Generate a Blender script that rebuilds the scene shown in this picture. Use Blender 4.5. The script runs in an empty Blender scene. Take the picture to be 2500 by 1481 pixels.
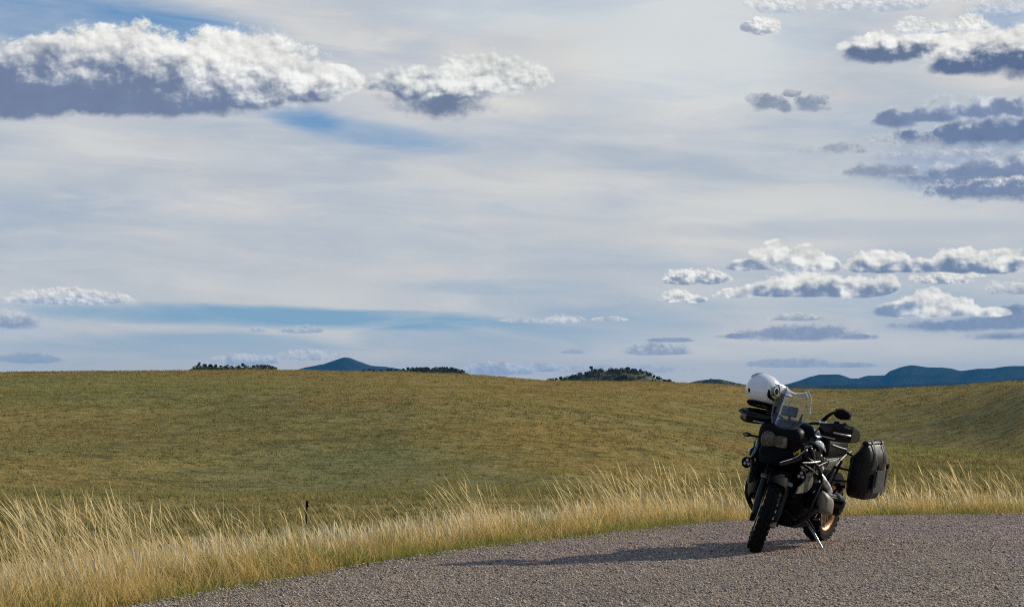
import bpy, bmesh, math, random
import numpy as np
from mathutils import Vector, Matrix

random.seed(7)
rng = np.random.default_rng(11)
SC = bpy.context.scene
COL = SC.collection
R = math.radians
CAMZ = 1.418
F = 5000.0                                   # focal length in pixels of the 2500 px wide photograph
PITCH = math.atan(205 / F)

# ------------------------------------------------------------------ helpers
def lin(r, g, b):
    f = lambda c: c / 12.92 if c <= 0.04045 else ((c + 0.055) / 1.055) ** 2.4
    return (f(r / 255), f(g / 255), f(b / 255))

def tag(o, label=None, cat=None, group=None, kind=None):
    if label: o['label'] = label
    if cat: o['category'] = cat
    if group: o['group'] = group
    if kind: o['kind'] = kind
    return o

def empty(name, loc, rot=(0, 0, 0)):
    o = bpy.data.objects.new(name, None)
    o.location = loc
    o.rotation_euler = rot
    o.empty_display_size = 0.1
    COL.objects.link(o)
    return o

def np_mesh(name, verts, faces, mat=None, colors=None, smooth=False):
    """verts (n,3), faces (m,k) with a constant k"""
    me = bpy.data.meshes.new(name)
    n, (m, k) = len(verts), faces.shape
    me.vertices.add(n)
    me.vertices.foreach_set('co', np.ascontiguousarray(verts, np.float32).ravel())
    me.loops.add(m * k)
    me.loops.foreach_set('vertex_index', np.ascontiguousarray(faces, np.int32).ravel())
    me.polygons.add(m)
    me.polygons.foreach_set('loop_start', np.arange(0, m * k, k, dtype=np.int32))
    me.polygons.foreach_set('loop_total', np.full(m, k, np.int32))
    if smooth:
        me.polygons.foreach_set('use_smooth', np.ones(m, bool))
    if colors is not None:
        at = me.attributes.new('tint', 'FLOAT_COLOR', 'POINT')
        at.data.foreach_set('color', np.ascontiguousarray(colors, np.float32).ravel())
    me.update(calc_edges=True)
    if mat: me.materials.append(mat)
    return me

def link(name, me, parent=None):
    o = bpy.data.objects.new(name, me)
    COL.objects.link(o)
    if parent: o.parent = parent
    return o

# ------------------------------------------------------------------ node expressions
class X:
    """a socket of a node tree that takes part in arithmetic"""
    def __init__(s, nt, sock): s.nt, s.k = nt, sock
    def op(s, o, b=None, c=None, clamp=False):
        n = s.nt.nodes.new('ShaderNodeMath'); n.operation = o; n.use_clamp = clamp
        for i, v in enumerate((s, b, c)):
            if v is None: continue
            if isinstance(v, X): s.nt.links.new(v.k, n.inputs[i])
            else: n.inputs[i].default_value = v
        return X(s.nt, n.outputs[0])
    def __add__(s, b): return s.op('ADD', b)
    __radd__ = __add__
    def __sub__(s, b): return s.op('SUBTRACT', b)
    def __rsub__(s, b): return s.op('MULTIPLY_ADD', -1.0, b)
    def __mul__(s, b): return s.op('MULTIPLY', b)
    __rmul__ = __mul__
    def __truediv__(s, b): return s.op('DIVIDE', b)
    def clamp(s): return s.op('ADD', 0.0, clamp=True)
    def max(s, b): return s.op('MAXIMUM', b)
    def min(s, b): return s.op('MINIMUM', b)
    def sqrt(s): return s.op('SQRT')
    def step(s, a, b, lo=0.0, hi=1.0, soft=True):
        n = s.nt.nodes.new('ShaderNodeMapRange')
        n.interpolation_type = 'SMOOTHSTEP' if soft else 'LINEAR'
        s.nt.links.new(s.k, n.inputs[0])
        for i, v in zip((1, 2, 3, 4), (a, b, lo, hi)): n.inputs[i].default_value = v
        return X(s.nt, n.outputs[0])

def mixc(nt, f, a, b, blend='MIX'):
    n = nt.nodes.new('ShaderNodeMix'); n.data_type = 'RGBA'; n.blend_type = blend
    for i, v in ((0, f), (6, a), (7, b)):
        if isinstance(v, X): nt.links.new(v.k, n.inputs[i])
        elif isinstance(v, (int, float)): n.inputs[i].default_value = v
        else: n.inputs[i].default_value = (*v[:3], 1)
    return X(nt, n.outputs[2])

def xyz(nt, a, b, c=0.0):
    n = nt.nodes.new('ShaderNodeCombineXYZ')
    for i, v in enumerate((a, b, c)):
        if isinstance(v, X): nt.links.new(v.k, n.inputs[i])
        else: n.inputs[i].default_value = v
    return X(nt, n.outputs[0])

def noise(nt, vec, scale, detail=4, rough=0.5, dist=0.0, out=0, lac=2.0):
    n = nt.nodes.new('ShaderNodeTexNoise')
    if vec is not None: nt.links.new(vec.k, n.inputs['Vector'])
    n.inputs['Scale'].default_value = scale; n.inputs['Detail'].default_value = detail
    n.inputs['Roughness'].default_value = rough; n.inputs['Distortion'].default_value = dist
    n.inputs['Lacunarity'].default_value = lac
    return X(nt, n.outputs[out])

def vor(nt, vec, scale, feature='F1', out='Distance', rand=1.0):
    n = nt.nodes.new('ShaderNodeTexVoronoi'); n.feature = feature
    nt.links.new(vec.k, n.inputs['Vector']); n.inputs['Scale'].default_value = scale
    n.inputs['Randomness'].default_value = rand
    return X(nt, n.outputs[out])

def new_mat(name):
    m = bpy.data.materials.new(name); m.use_nodes = True
    nt = m.node_tree
    return m, nt, nt.nodes['Principled BSDF']

def objco(nt):
    return X(nt, nt.nodes.new('ShaderNodeTexCoord').outputs['Object'])

def worldpos(nt):
    return X(nt, nt.nodes.new('ShaderNodeNewGeometry').outputs['Position'])

def bump(nt, bsdf, h, strength, dist):
    n = nt.nodes.new('ShaderNodeBump'); n.inputs['Strength'].default_value = strength
    n.inputs['Distance'].default_value = dist
    nt.links.new(h.k, n.inputs['Height']); nt.links.new(n.outputs[0], bsdf.inputs['Normal'])

def simple(name, col, rough=0.5, metal=0.0, coat=0.0, var=0.25, scale=40.0, spec=0.5, bumpd=0.0):
    """a painted, plastic or metal surface with dust and slight wear"""
    m, nt, b = new_mat(name)
    co = objco(nt)
    n1 = noise(nt, co, scale, 5, 0.6)
    c = mixc(nt, n1.step(0.35, 0.7), tuple(v * (1 - var) for v in col), tuple(min(1, v * (1 + var)) for v in col))
    nt.links.new(c.k, b.inputs['Base Color'])
    r = n1.step(0.3, 0.75, max(0.03, rough - 0.08), min(1, rough + 0.12))
    nt.links.new(r.k, b.inputs['Roughness'])
    b.inputs['Metallic'].default_value = metal
    b.inputs['Coat Weight'].default_value = coat
    b.inputs['Coat Roughness'].default_value = 0.06
    b.inputs['Specular IOR Level'].default_value = spec
    if bumpd: bump(nt, b, noise(nt, co, scale * 4, 4, 0.6), 0.6, bumpd)
    return m

# ------------------------------------------------------------------ mesh builder
class MB:
    def __init__(s): s.bm = bmesh.new()
    def _add(s, t, bev=0.0, seg=2):
        if bev:
            bmesh.ops.bevel(t, geom=list(t.edges), offset=bev, segments=seg, affect='EDGES', profile=0.6)
        me = bpy.data.meshes.new('tmp'); t.to_mesh(me); t.free()
        s.bm.from_mesh(me); bpy.data.meshes.remove(me)
        return s
    def box(s, c, d, rot=None, bev=0.0):
        t = bmesh.new(); bmesh.ops.create_cube(t, size=1.0)
        M = Matrix.Translation(c) @ (rot.to_4x4() if rot else Matrix.Identity(4)) @ Matrix.Diagonal((*d, 1))
        bmesh.ops.transform(t, matrix=M, verts=t.verts)
        return s._add(t, bev)
    def loft(s, rings, cap=True, bev=0.0):
        t = bmesh.new()
        vs = [[t.verts.new(p) for p in r] for r in rings]
        n = len(vs[0])
        for a, b in zip(vs, vs[1:]):
            for i in range(n):
                t.faces.new((a[i], a[(i + 1) % n], b[(i + 1) % n], b[i]))
        if cap: t.faces.new(vs[0][::-1]); t.faces.new(vs[-1])
        bmesh.ops.recalc_face_normals(t, faces=t.faces)
        return s._add(t, bev)
    def tube(s, pts, r, seg=8, smooth=4, cap=True):
        P = [Vector(p) for p in pts]
        rad = list(r) if isinstance(r, (list, tuple)) else [r] * len(P)
        if smooth and len(P) > 2:
            Q, RR = [], []
            E_ = [P[0] * 2 - P[1]] + P + [P[-1] * 2 - P[-2]]
            for i in range(len(P) - 1):
                p0, p1, p2, p3 = E_[i:i + 4]
                for k in range(smooth):
                    u = k / smooth
                    Q.append(0.5 * ((2 * p1) + (p2 - p0) * u + (2 * p0 - 5 * p1 + 4 * p2 - p3) * u * u + (3 * p1 - p0 - 3 * p2 + p3) * u ** 3))
                    RR.append(rad[i] * (1 - u) + rad[i + 1] * u)
            Q.append(P[-1]); RR.append(rad[-1]); P, rad = Q, RR
        rings = []; up = Vector((0.13, 0.31, 0.94))
        for i, p in enumerate(P):
            d = (P[min(i + 1, len(P) - 1)] - P[max(i - 1, 0)]).normalized()
            a = up - d * up.dot(d)
            if a.length < 0.05: a = Vector((1, 0, 0)) - d * d.x
            a.normalize(); b = d.cross(a); up = a
            rings.append([p + (a * math.cos(t_) + b * math.sin(t_)) * rad[i] for t_ in (2 * math.pi * k / seg for k in range(seg))])
        return s.loft(rings, cap)
    def lathe(s, prof, o, axis, seg=32, a0=0.0, a1=None, closed=True):
        """prof: (radius, height along axis); closed joins the profile's ends (a ring)"""
        ax = Vector(axis).normalized(); e1 = ax.orthogonal().normalized(); e2 = ax.cross(e1); o = Vector(o)
        full = a1 is None; n = seg if full else seg + 1; a1 = 2 * math.pi if full else a1
        t = bmesh.new(); rows = []
        for k in range(n):
            a = a0 + (a1 - a0) * k / seg
            d = e1 * math.cos(a) + e2 * math.sin(a)
            rows.append([t.verts.new(o + d * r + ax * h) for r, h in prof])
        m = len(prof)
        for k in range(seg):
            A, B = rows[k], rows[(k + 1) % n]
            for i in range(m if closed else m - 1):
                t.faces.new((A[i], A[(i + 1) % m], B[(i + 1) % m], B[i]))
        if not full and closed: t.faces.new(rows[0]); t.faces.new(rows[-1][::-1])
        bmesh.ops.remove_doubles(t, verts=t.verts, dist=1e-6)
        bmesh.ops.recalc_face_normals(t, faces=t.faces)
        return s._add(t)
    def plate(s, pts, thick, bev=0.0):
        th = Vector(thick)
        return s.loft([[Vector(p) - th / 2 for p in pts], [Vector(p) + th / 2 for p in pts]], True, bev)
    def grid(s, G, thick=0.0):
        """G[i][j] points; a thin curved sheet with real thickness"""
        t = bmesh.new()
        V = [[t.verts.new(p) for p in row] for row in G]
        for i in range(len(V) - 1):
            for j in range(len(V[0]) - 1):
                t.faces.new((V[i][j], V[i][j + 1], V[i + 1][j + 1], V[i + 1][j]))
        bmesh.ops.recalc_face_normals(t, faces=t.faces)
        if thick: bmesh.ops.solidify(t, geom=list(t.faces), thickness=thick)
        return s._add(t)
    def build(s, name, mat, parent=None, xf=None, sub=0, angle=38, smooth=True):
        if xf is not None: bmesh.ops.transform(s.bm, matrix=xf, verts=s.bm.verts)
        me = bpy.data.meshes.new(name); s.bm.to_mesh(me); s.bm.free()
        if smooth:
            for p in me.polygons: p.use_smooth = True
            if not sub: me.set_sharp_from_angle(angle=R(angle))
        me.materials.append(mat)
        o = link(name, me, parent)
        if sub:
            md = o.modifiers.new('subdivision', 'SUBSURF'); md.levels = sub; md.render_levels = sub
        return o

def ring(x, cy, cz, hy, hz, e=3.0, n=16):
    out = []
    for k in range(n):
        a = 2 * math.pi * (k + 0.5) / n
        c, s_ = math.cos(a), math.sin(a)
        out.append((x, cy + hy * math.copysign(abs(c) ** (2 / e), c), cz + hz * math.copysign(abs(s_) ** (2 / e), s_)))
    return out

# ------------------------------------------------------------------ camera, sun, world
SUN = Vector((2.72, 1.6, 1.5)).normalized()
EL = math.asin(SUN.z); AZ = math.atan2(SUN.x, SUN.y)
cam = bpy.data.cameras.new('camera'); cam.sensor_width = 36; cam.lens = 72
cam.clip_start = 0.1; cam.clip_end = 60000
co_ = bpy.data.objects.new('camera', cam); COL.objects.link(co_)
co_.location = (0, 0, CAMZ); co_.rotation_euler = (math.pi / 2 + PITCH, 0, 0)
SC.camera = co_
sl = bpy.data.lights.new('sun', 'SUN'); sl.energy = 4.8; sl.angle = R(0.5); sl.color = (1.0, 0.93, 0.80)
so = bpy.data.objects.new('sun', sl); COL.objects.link(so)
so.rotation_euler = SUN.to_track_quat('Z', 'Y').to_euler(); so.location = (60, 40, 50)

def azel(px, py):
    """direction of a photograph pixel as azimuth and elevation, both in units of 1/5000 radian"""
    x, y, z = (px - 1250) / F, math.cos(PITCH) - math.sin(PITCH) * (740.5 - py) / F, math.sin(PITCH) + math.cos(PITCH) * (740.5 - py) / F
    return math.atan2(x, y) * F, math.atan2(z, math.hypot(x, y)) * F

W = bpy.data.worlds.new('World'); SC.world = W; W.use_nodes = True
nt = W.node_tree; nt.nodes.clear()
wo = nt.nodes.new('ShaderNodeOutputWorld')
tc = nt.nodes.new('ShaderNodeTexCoord')
sep = nt.nodes.new('ShaderNodeSeparateXYZ'); nt.links.new(tc.outputs['Generated'], sep.inputs[0])
dx, dy, dz = (X(nt, sep.outputs[i]) for i in range(3))
U = dx.op('ARCTAN2', dy) * F
V = dz.op('ARCSINE') * F
sky = nt.nodes.new('ShaderNodeTexSky'); sky.sky_type = 'NISHITA'; sky.sun_disc = False
sky.sun_elevation = EL; sky.sun_rotation = AZ; sky.air_density = 1.0; sky.dust_density = 0.4; sky.ozone_density = 2.0
nsky = X(nt, sky.outputs[0])

def K(r, g, b, m=10.0):                      # an observed sky colour, for a background of strength 0.1
    return tuple(v * m for v in lin(r, g, b))

blue = mixc(nt, 1.0, nsky, (0.50, 0.78, 1.12), 'MULTIPLY')
blue = mixc(nt, 0.75, blue, K(104, 147, 190))
blue = mixc(nt, V.step(420, 120) * 0.75, blue, K(144, 181, 203))
# high veil of cirrostratus
sv = xyz(nt, U * (1 / 900.) + V * 0.0004, V * (1 / 170.), 3.3)
nS = noise(nt, sv, 1.0, 5, 0.55, 0.5)
sv2 = xyz(nt, U * (1 / 330.) + V * 0.0016, V * (1 / 58.) + U * 0.0006, 7.1)
nS2 = noise(nt, sv2, 1.0, 5, 0.6, 0.8)
nL = noise(nt, xyz(nt, U * (1 / 700.), V * (1 / 300.), 1.7), 1.0, 3, 0.5)

last = None
def after(s):
    """the value s, evaluated only once the previous patch or cloud is done (keeps the shader's stack small)"""
    return s if last is None else last.op('MULTIPLY_ADD', 1e-9, s)

def blob(px, py, w, h, tilt=0.0):
    """a soft patch of the veil around a direction"""
    u0, v0 = azel(px, py)
    du, dv = after(U) - u0, after(V) - v0
    if tilt: dv = dv + du * tilt
    q = (du * (1 / w)); r_ = dv * (1 / h)
    return (q * q + r_ * r_ + (nS2 - 0.5) * 1.1).step(1.35, 0.0)

cover0 = (nS - 0.5) * 1.0 + (nS2 - 0.5) * 0.45 + 0.92
high = V.step(950, 2600)                     # beyond the photographed part the veil thins out towards the zenith
hor = V.step(150, -10)
veil0 = mixc(nt, nL.step(0.35, 0.68), K(193, 198, 204), K(221, 218, 212))
veil0 = mixc(nt, (nS2.step(0.38, 0.75)) * 0.26, veil0, K(228, 229, 226))
def finish(cover, veil):
    cover = (cover - high * 0.55).clamp()
    veil = mixc(nt, high, veil, K(150, 165, 195))
    c_ = mixc(nt, cover * 0.96, blue, veil)
    return mixc(nt, hor * 0.6, c_, K(232, 227, 212))
plain = finish(cover0, veil0)
cover = cover0
for a in ((230, 45, 420, 85, 0.06, 0.62), (520, 95, 330, 60, 0.1, 0.35), (735, 287, 110, 36, 0.15, 0.46), (900, 325, 240, 36, 0.14, 0.46), (600, 772, 680, 30, 0.02, 0.85),
          (950, 780, 420, 26, 0.05, 0.3), (480, 845, 440, 38, 0.0, 0.62), (1150, 835, 320, 40, 0.06, 0.4), (2440, 80, 130, 70, 0, 0.55), (2080, 60, 240, 60, 0, 0.28),
          (1500, 800, 260, 60, 0.05, 0.35), (2000, 745, 420, 50, 0, 0.22), (1250, 700, 260, 22, 0.0, 0.28), (2400, 400, 250, 100, 0, 0.3), (1020, 175, 300, 80, 0, 0.18)):
    cover = cover - blob(*a[:5]) * a[5]
    last = cover
veil = veil0
for a, c, k in (((1700, 110, 330, 190), (224, 228, 226), 0.75), ((850, 610, 750, 130), (208, 208, 207), 0.55), ((2050, 520, 520, 75), (218, 219, 215), 0.7),
                ((1250, 30, 330, 60), (206, 216, 222), 0.6), ((1650, 400, 300, 42, 0.12), (178, 188, 199), 0.6), ((330, 440, 420, 40), (180, 187, 197), 0.4),
                ((2100, 560, 500, 28), (180, 188, 200), 0.5), ((1750, 655, 600, 50), (182, 190, 202), 0.35), ((1950, 860, 700, 60), (226, 224, 217), 0.75), ((60, 830, 110, 90), (198, 206, 213), 0.7),
                ((80, 410, 200, 50), (214, 213, 210), 0.5), ((1420, 560, 420, 35), (207, 208, 207), 0.5)):
    last = blob(*a) * k
    veil = mixc(nt, last, veil, K(*c))
colr = finish(cover, veil)
last = cover

# low cumulus: shared fields of billows, coarse for the high (near) clouds and fine for the low (far) ones
wv = xyz(nt, U * (1 / 90.), V * (1 / 70.), 0.4)
wn = nt.nodes.new('ShaderNodeTexNoise'); nt.links.new(wv.k, wn.inputs['Vector'])
wn.inputs['Scale'].default_value = 1.0; wn.inputs['Detail'].default_value = 3
wsep = nt.nodes.new('ShaderNodeSeparateXYZ'); nt.links.new(wn.outputs['Color'], wsep.inputs[0])
WU = (X(nt, wsep.outputs[0]) - 0.5); WV = (X(nt, wsep.outputs[1]) - 0.5)
near = V.step(300, 560)
amp = near * 16.0 + 9.0
UU = U + WU * amp; VV = V + WV * amp
def puff(s, z, du=0.0, dv=0.0, detail=8, vd=3):
    """cauliflower field: fractal noise with rounded lumps of a fractal cell pattern in it"""
    vec = xyz(nt, (UU + du) * (1 / s), (VV + dv) * (1.25 / s), z)
    n_ = nt.nodes.new('ShaderNodeTexVoronoi'); n_.feature = 'F1'; n_.inputs['Scale'].default_value = 1.35
    n_.inputs['Detail'].default_value = vd; n_.inputs['Roughness'].default_value = 0.55; n_.normalize = True
    nt.links.new(vec.k, n_.inputs['Vector'])
    return noise(nt, vec, 0.8, detail, 0.62) * 0.62 - X(nt, n_.outputs['Distance']) * 0.42
FIELDS = []
for s_, z_ in ((135., 0.0), (56., 5.0), (26., 9.0)):
    p0, p1, p2 = puff(s_, z_), puff(s_, z_, 0.11 * s_, 0.12 * s_, 3, 1), puff(s_ * 0.9, z_ + 3.0, 0, 0, 2, 0)
    FIELDS.append(((p0 - 0.125) * 3.6, (p0 - p1) * 3.6, (p2 - 0.125) * 3.6))      # lumps, and their slope towards the sun
(a0, a1, a2), (b0, b1, b2) = FIELDS[0], FIELDS[1]
FIELDS[0] = (a0 * 0.72 + b0 * 0.52, a1 * 0.75 + b1 * 0.7, a2 * 0.8 + b2 * 0.35)
fine = noise(nt, xyz(nt, UU * (1 / 15.), VV * (1 / 13.), 2.2), 1.0, 4, 0.65) - 0.5

GROUPS = {}
def cumulus_group(nl):
    """node group of one cumulus made of nl lobes: picks its outline out of the billow field and lights it"""
    if nl in GROUPS: return GROUPS[nl]
    g = bpy.data.node_groups.new('cumulus_%d' % nl, 'ShaderNodeTree')
    names = ['U', 'V', 'f0', 'fs', 'rel', 'fine', 'last', 'amp', 'soft', 'op', 'frac', 'ls', 'ln', 'slope', 'edge']
    for i in range(nl): names += ['u%d' % i, 'v%d' % i, 'iw%d' % i, 'ih%d' % i, 'ib%d' % i]
    for n_ in names: g.interface.new_socket(n_, in_out='INPUT', socket_type='NodeSocketFloat')
    for n_ in ('sky', 'dark', 'white'): g.interface.new_socket(n_, in_out='INPUT', socket_type='NodeSocketColor')
    g.interface.new_socket('sky', in_out='OUTPUT', socket_type='NodeSocketColor')
    g.interface.new_socket('alpha', in_out='OUTPUT', socket_type='NodeSocketFloat')
    gi = g.nodes.new('NodeGroupInput'); go = g.nodes.new('NodeGroupOutput')
    I = lambda n_: X(g, gi.outputs[n_])
    ch = lambda n_: I('last').op('MULTIPLY_ADD', 1e-9, I(n_))    # waits for the cloud before: keeps the shader's stack small
    U_, V_, f_, r_, fi, fs_ = ch('U'), ch('V'), ch('f0'), ch('rel'), ch('fine'), ch('fs')
    D = None
    for i in range(nl):
        du = (U_ - I('u%d' % i)) * I('iw%d' % i); dv = V_ - I('v%d' % i)
        up = dv.max(0.0) * I('ih%d' % i) + dv.min(0.0) * I('ib%d' % i)
        q = 1.0 - (du * du + up * up).sqrt()
        D = q if D is None else D.max(q)
    D = D + f_ * I('amp') + fi * 0.12
    mr = g.nodes.new('ShaderNodeMapRange'); mr.interpolation_type = 'SMOOTHSTEP'
    soft_ = I('soft') * (((V_ - I('v0')) * I('ih0')).step(0.3, -0.25) * 1.3 + 1.0)      # the base is more ragged than the top
    g.links.new(D.k, mr.inputs[0]); g.links.new(soft_.k, mr.inputs[2])
    al = X(g, mr.outputs[0]) * I('op')
    L = (V_ - I('v0')) * I('ih0') - I('frac') + (U_ - I('u0')) * I('slope') + fs_ * I('ln') + f_ * 0.34 + r_ * 0.5 + fi * 0.16
    L = L + (D.step(0.45, 0.0) - 0.35) * I('edge')
    m2 = g.nodes.new('ShaderNodeMapRange'); m2.interpolation_type = 'SMOOTHSTEP'
    g.links.new(L.k, m2.inputs[0]); g.links.new((I('ls') * -1.0).k, m2.inputs[1]); g.links.new(I('ls').k, m2.inputs[2])
    L = X(g, m2.outputs[0])
    sh_w = (r_ * 1.1 + fi * 0.3 + fs_ * 0.45 + 0.5).clamp() * 0.42 + 0.60
    sh_d = fs_ * 0.14 + f_ * 0.06 + 1.0
    sh = sh_d + (sh_w - sh_d) * L
    c = mixc(g, L, I('dark'), I('white'))
    vm = g.nodes.new('ShaderNodeVectorMath'); vm.operation = 'SCALE'
    g.links.new(c.k, vm.inputs[0]); g.links.new(sh.k, vm.inputs['Scale'])
    o = mixc(g, al, I('sky'), X(g, vm.outputs[0]))
    g.links.new(o.k, go.inputs[0]); g.links.new(al.k, go.inputs[1])
    GROUPS[nl] = g
    return g

CLOUDS = []
def cloud(lobes, **k): CLOUDS.append((lobes, k))
def cloud_node(colr, last, lobes, amp_=0.75, soft=0.24, op=1.0, dark=(104, 124, 160), white=(240, 242, 240), frac=0.35, ls=0.5, ln=0.9, slope=0.0, edge=0.5, field=None):
    """lobes: (px, base py, half width, height above, depth below). frac: where the lit upper part begins, in heights"""
    n_ = nt.nodes.new('ShaderNodeGroup'); n_.node_tree = cumulus_group(len(lobes))
    hmax = max(l[3] for l in lobes); f0, rel, fs = FIELDS[field if field is not None else (0 if hmax > 65 else (1 if hmax > 40 else 2))]
    for k_, v_ in (('U', U), ('V', V), ('f0', f0), ('rel', rel), ('fs', fs), ('fine', fine), ('last', last), ('sky', colr)): nt.links.new(v_.k, n_.inputs[k_])
    for k_, v_ in (('amp', amp_ * 0.5), ('soft', soft), ('op', op), ('frac', frac), ('ls', ls), ('ln', ln * 0.55), ('slope', slope), ('edge', edge)): n_.inputs[k_].default_value = v_
    g_ = sum(dark) / 3; n_.inputs['dark'].default_value = (*K(*(0.88 * q_ + 0.12 * g_ for q_ in dark)), 1); n_.inputs['white'].default_value = (*K(*white), 1)
    for i, (px, py, w, h, hb) in enumerate(lobes):
        u0, v0 = azel(px, py)
        for k_, v_ in (('u', u0), ('v', v0), ('iw', 1 / w), ('ih', 1 / h), ('ib', 1 / hb)): n_.inputs[k_ + str(i)].default_value = v_
    return X(nt, n_.outputs[0]), X(nt, n_.outputs[1])

GREY = (150, 163, 188)
# faint low banks along the horizon
cloud([(70, 880, 85, 20, 8)], dark=(150, 170, 195), white=(190, 200, 214), op=0.7, frac=0.9)
cloud([(600, 884, 90, 22, 8), (750, 872, 85, 20, 8)], dark=(168, 182, 204), white=(224, 229, 232), op=0.9)
cloud([(1215, 908, 95, 26, 10), (1330, 900, 60, 15, 8)], dark=(172, 184, 204), white=(226, 230, 232), op=0.95)
cloud([(1520, 905, 170, 16, 8)], dark=(180, 188, 203), white=(222, 226, 228), op=0.7)
cloud([(1930, 892, 120, 18, 6), (2060, 893, 90, 9, 5)], dark=(168, 176, 190), white=(196, 203, 214), op=0.8)
cloud([(1602, 862, 88, 30, 6)], dark=(160, 170, 188), white=(212, 216, 220), op=0.95, frac=0.5)
cloud([(1635, 832, 62, 9, 4)], dark=(140, 154, 180), white=(170, 180, 198), op=0.8, frac=2)
cloud([(1400, 860, 34, 9, 4)], dark=(160, 172, 194), white=(190, 198, 210), op=0.7)
cloud([(735, 810, 55, 17, 4), (632, 806, 22, 10, 4)], dark=(150, 172, 198), white=(196, 208, 218), op=0.8)
cloud([(1375, 785, 55, 18, 5), (1275, 784, 60, 9, 4), (1490, 781, 45, 9, 4)], dark=(170, 184, 204), white=(222, 226, 228), op=0.95, frac=0.1)
cloud([(1950, 824, 165, 34, 12), (2090, 824, 70, 10, 7), (1800, 822, 50, 9, 7)], dark=(140, 155, 181), white=(150, 166, 194), op=0.95, frac=1.6, edge=0.2, amp_=0.9, soft=0.45)
cloud([(2330, 800, 170, 20, 13), (2450, 822, 110, 16, 11), (2480, 772, 60, 30, 11), (2440, 796, 120, 28, 14)], dark=(130, 149, 179), white=(140, 160, 192), op=0.95, frac=1.6, edge=0.2, amp_=0.9, soft=0.45)
cloud([(1945, 779, 70, 18, 5)], dark=(160, 172, 192), white=(214, 217, 217), frac=0.3)
cloud([(22, 797, 95, 52, 10)], dark=(140, 158, 188), white=(222, 226, 228), frac=0.35, soft=0.6)
cloud([(160, 738, 160, 36, 7)], dark=(162, 178, 202), white=(236, 238, 236), frac=0.2)
# the right-hand rows
LOW = dict(white=(250, 249, 243), ln=1.5, ls=0.5, soft=0.2)
cloud([(1660, 732, 50, 26, 6), (1700, 735, 26, 16, 5), (1640, 733, 26, 18, 5)], dark=(158, 168, 186), frac=0.1, amp_=1.0, **LOW)
cloud([(1675, 687, 58, 34, 9), (1735, 686, 46, 28, 9), (1640, 688, 26, 16, 6)], dark=(142, 156, 180), frac=0.3, amp_=0.9, **LOW)
cloud([(1790, 722, 48, 20, 7)], dark=(165, 175, 192), frac=0.1, amp_=1.2, op=0.95, **LOW)
cloud([(1980, 714, 140, 48, 12), (2080, 716, 100, 42, 12), (1880, 716, 70, 34, 10), (2160, 708, 40, 36, 12)], dark=(126, 144, 174), frac=0.30, amp_=1.1, slope=0.0006, field=1, **LOW)
cloud([(2260, 766, 78, 58, 9), (2200, 766, 72, 30, 9), (2330, 764, 75, 36, 9), (2420, 766, 55, 18, 7)], dark=(138, 157, 187), frac=0.30, slope=0.003, amp_=1.0, field=1, **LOW)
cloud([(2440, 712, 34, 26, 6), (2490, 714, 34, 26, 6)], dark=(160, 170, 188), white=(226, 228, 226), op=0.9, amp_=1.2, soft=0.25, frac=0.2)
cloud([(2300, 688, 70, 24, 6), (2335, 674, 60, 16, 6)], dark=(150, 163, 184), frac=0.2, amp_=1.2, **LOW)
cloud([(1915, 652, 88, 58, 10), (1985, 654, 60, 36, 9), (1830, 655, 62, 24, 7), (2030, 656, 30, 38, 9)], dark=(136, 151, 176), frac=0.34, slope=0.002, amp_=1.0, field=1, **LOW)
cloud([(2140, 657, 86, 46, 11), (2250, 659, 74, 28, 8), (2340, 656, 72, 50, 12), (2430, 658, 80, 48, 12)], dark=(118, 137, 168), frac=0.36, amp_=1.0, field=1, **LOW)
# upper right
cloud([(2130, 426, 90, 26, 15), (2205, 430, 66, 32, 13)], dark=(138, 150, 174), white=(186, 192, 204), frac=1.0, amp_=1.5, soft=0.6, op=0.9)
cloud([(2370, 400, 230, 95, 80)], dark=(168, 179, 198), white=(196, 203, 212), frac=0.2, amp_=1.2, soft=1.0, op=0.6, field=0)
cloud([(2390, 440, 180, 56, 28), (2490, 415, 120, 40, 20)], dark=(122, 140, 172), white=(222, 226, 230), frac=0.85, soft=0.5, amp_=1.6, edge=1.0, ln=1.4)
cloud([(2400, 472, 140, 34, 20), (2480, 470, 90, 40, 22)], dark=(120, 138, 170), white=(228, 231, 232), frac=0.9, soft=0.45, amp_=1.5, edge=1.0, ln=1.4)
cloud([(2310, 385, 190, 30, 24), (2200, 345, 90, 24, 14)], dark=(156, 169, 194), white=(204, 209, 217), frac=0.35, amp_=1.8, op=0.75, soft=0.6)
cloud([(2050, 364, 48, 14, 10), (2100, 370, 30, 8, 6)], dark=(148, 158, 176), white=(176, 184, 196), frac=1, amp_=2.2, op=0.85, soft=0.6)
cloud([(2430, 290, 180, 56, 22), (2310, 290, 75, 36, 18)], dark=(122, 140, 175), white=(212, 218, 226), frac=0.8, amp_=1.7, soft=0.5, edge=0.9, ln=1.4, field=1)
cloud([(2390, 338, 185, 52, 26), (2490, 330, 90, 52, 28)], dark=(106, 126, 162), white=(214, 220, 227), frac=1.0, amp_=1.4, soft=0.45, edge=0.9, ln=1.4, field=1)
cloud([(2190, 302, 72, 42, 13), (2265, 290, 72, 34, 15)], dark=(118, 137, 170), white=(206, 213, 222), frac=0.8, amp_=1.6, soft=0.45, edge=0.8, ln=1.4, field=1)
cloud([(1880, 258, 46, 34, 16), (1912, 268, 30, 28, 8), (1978, 264, 48, 34, 10), (1930, 230, 26, 12, 8)], dark=(140, 151, 173), white=(188, 194, 203), frac=0.9, amp_=1.7, edge=0.2, soft=0.5, field=2)
cloud([(1836, 246, 16, 20, 8)], dark=(164, 174, 190), white=(194, 200, 207), amp_=1.8, op=0.7)
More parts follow.
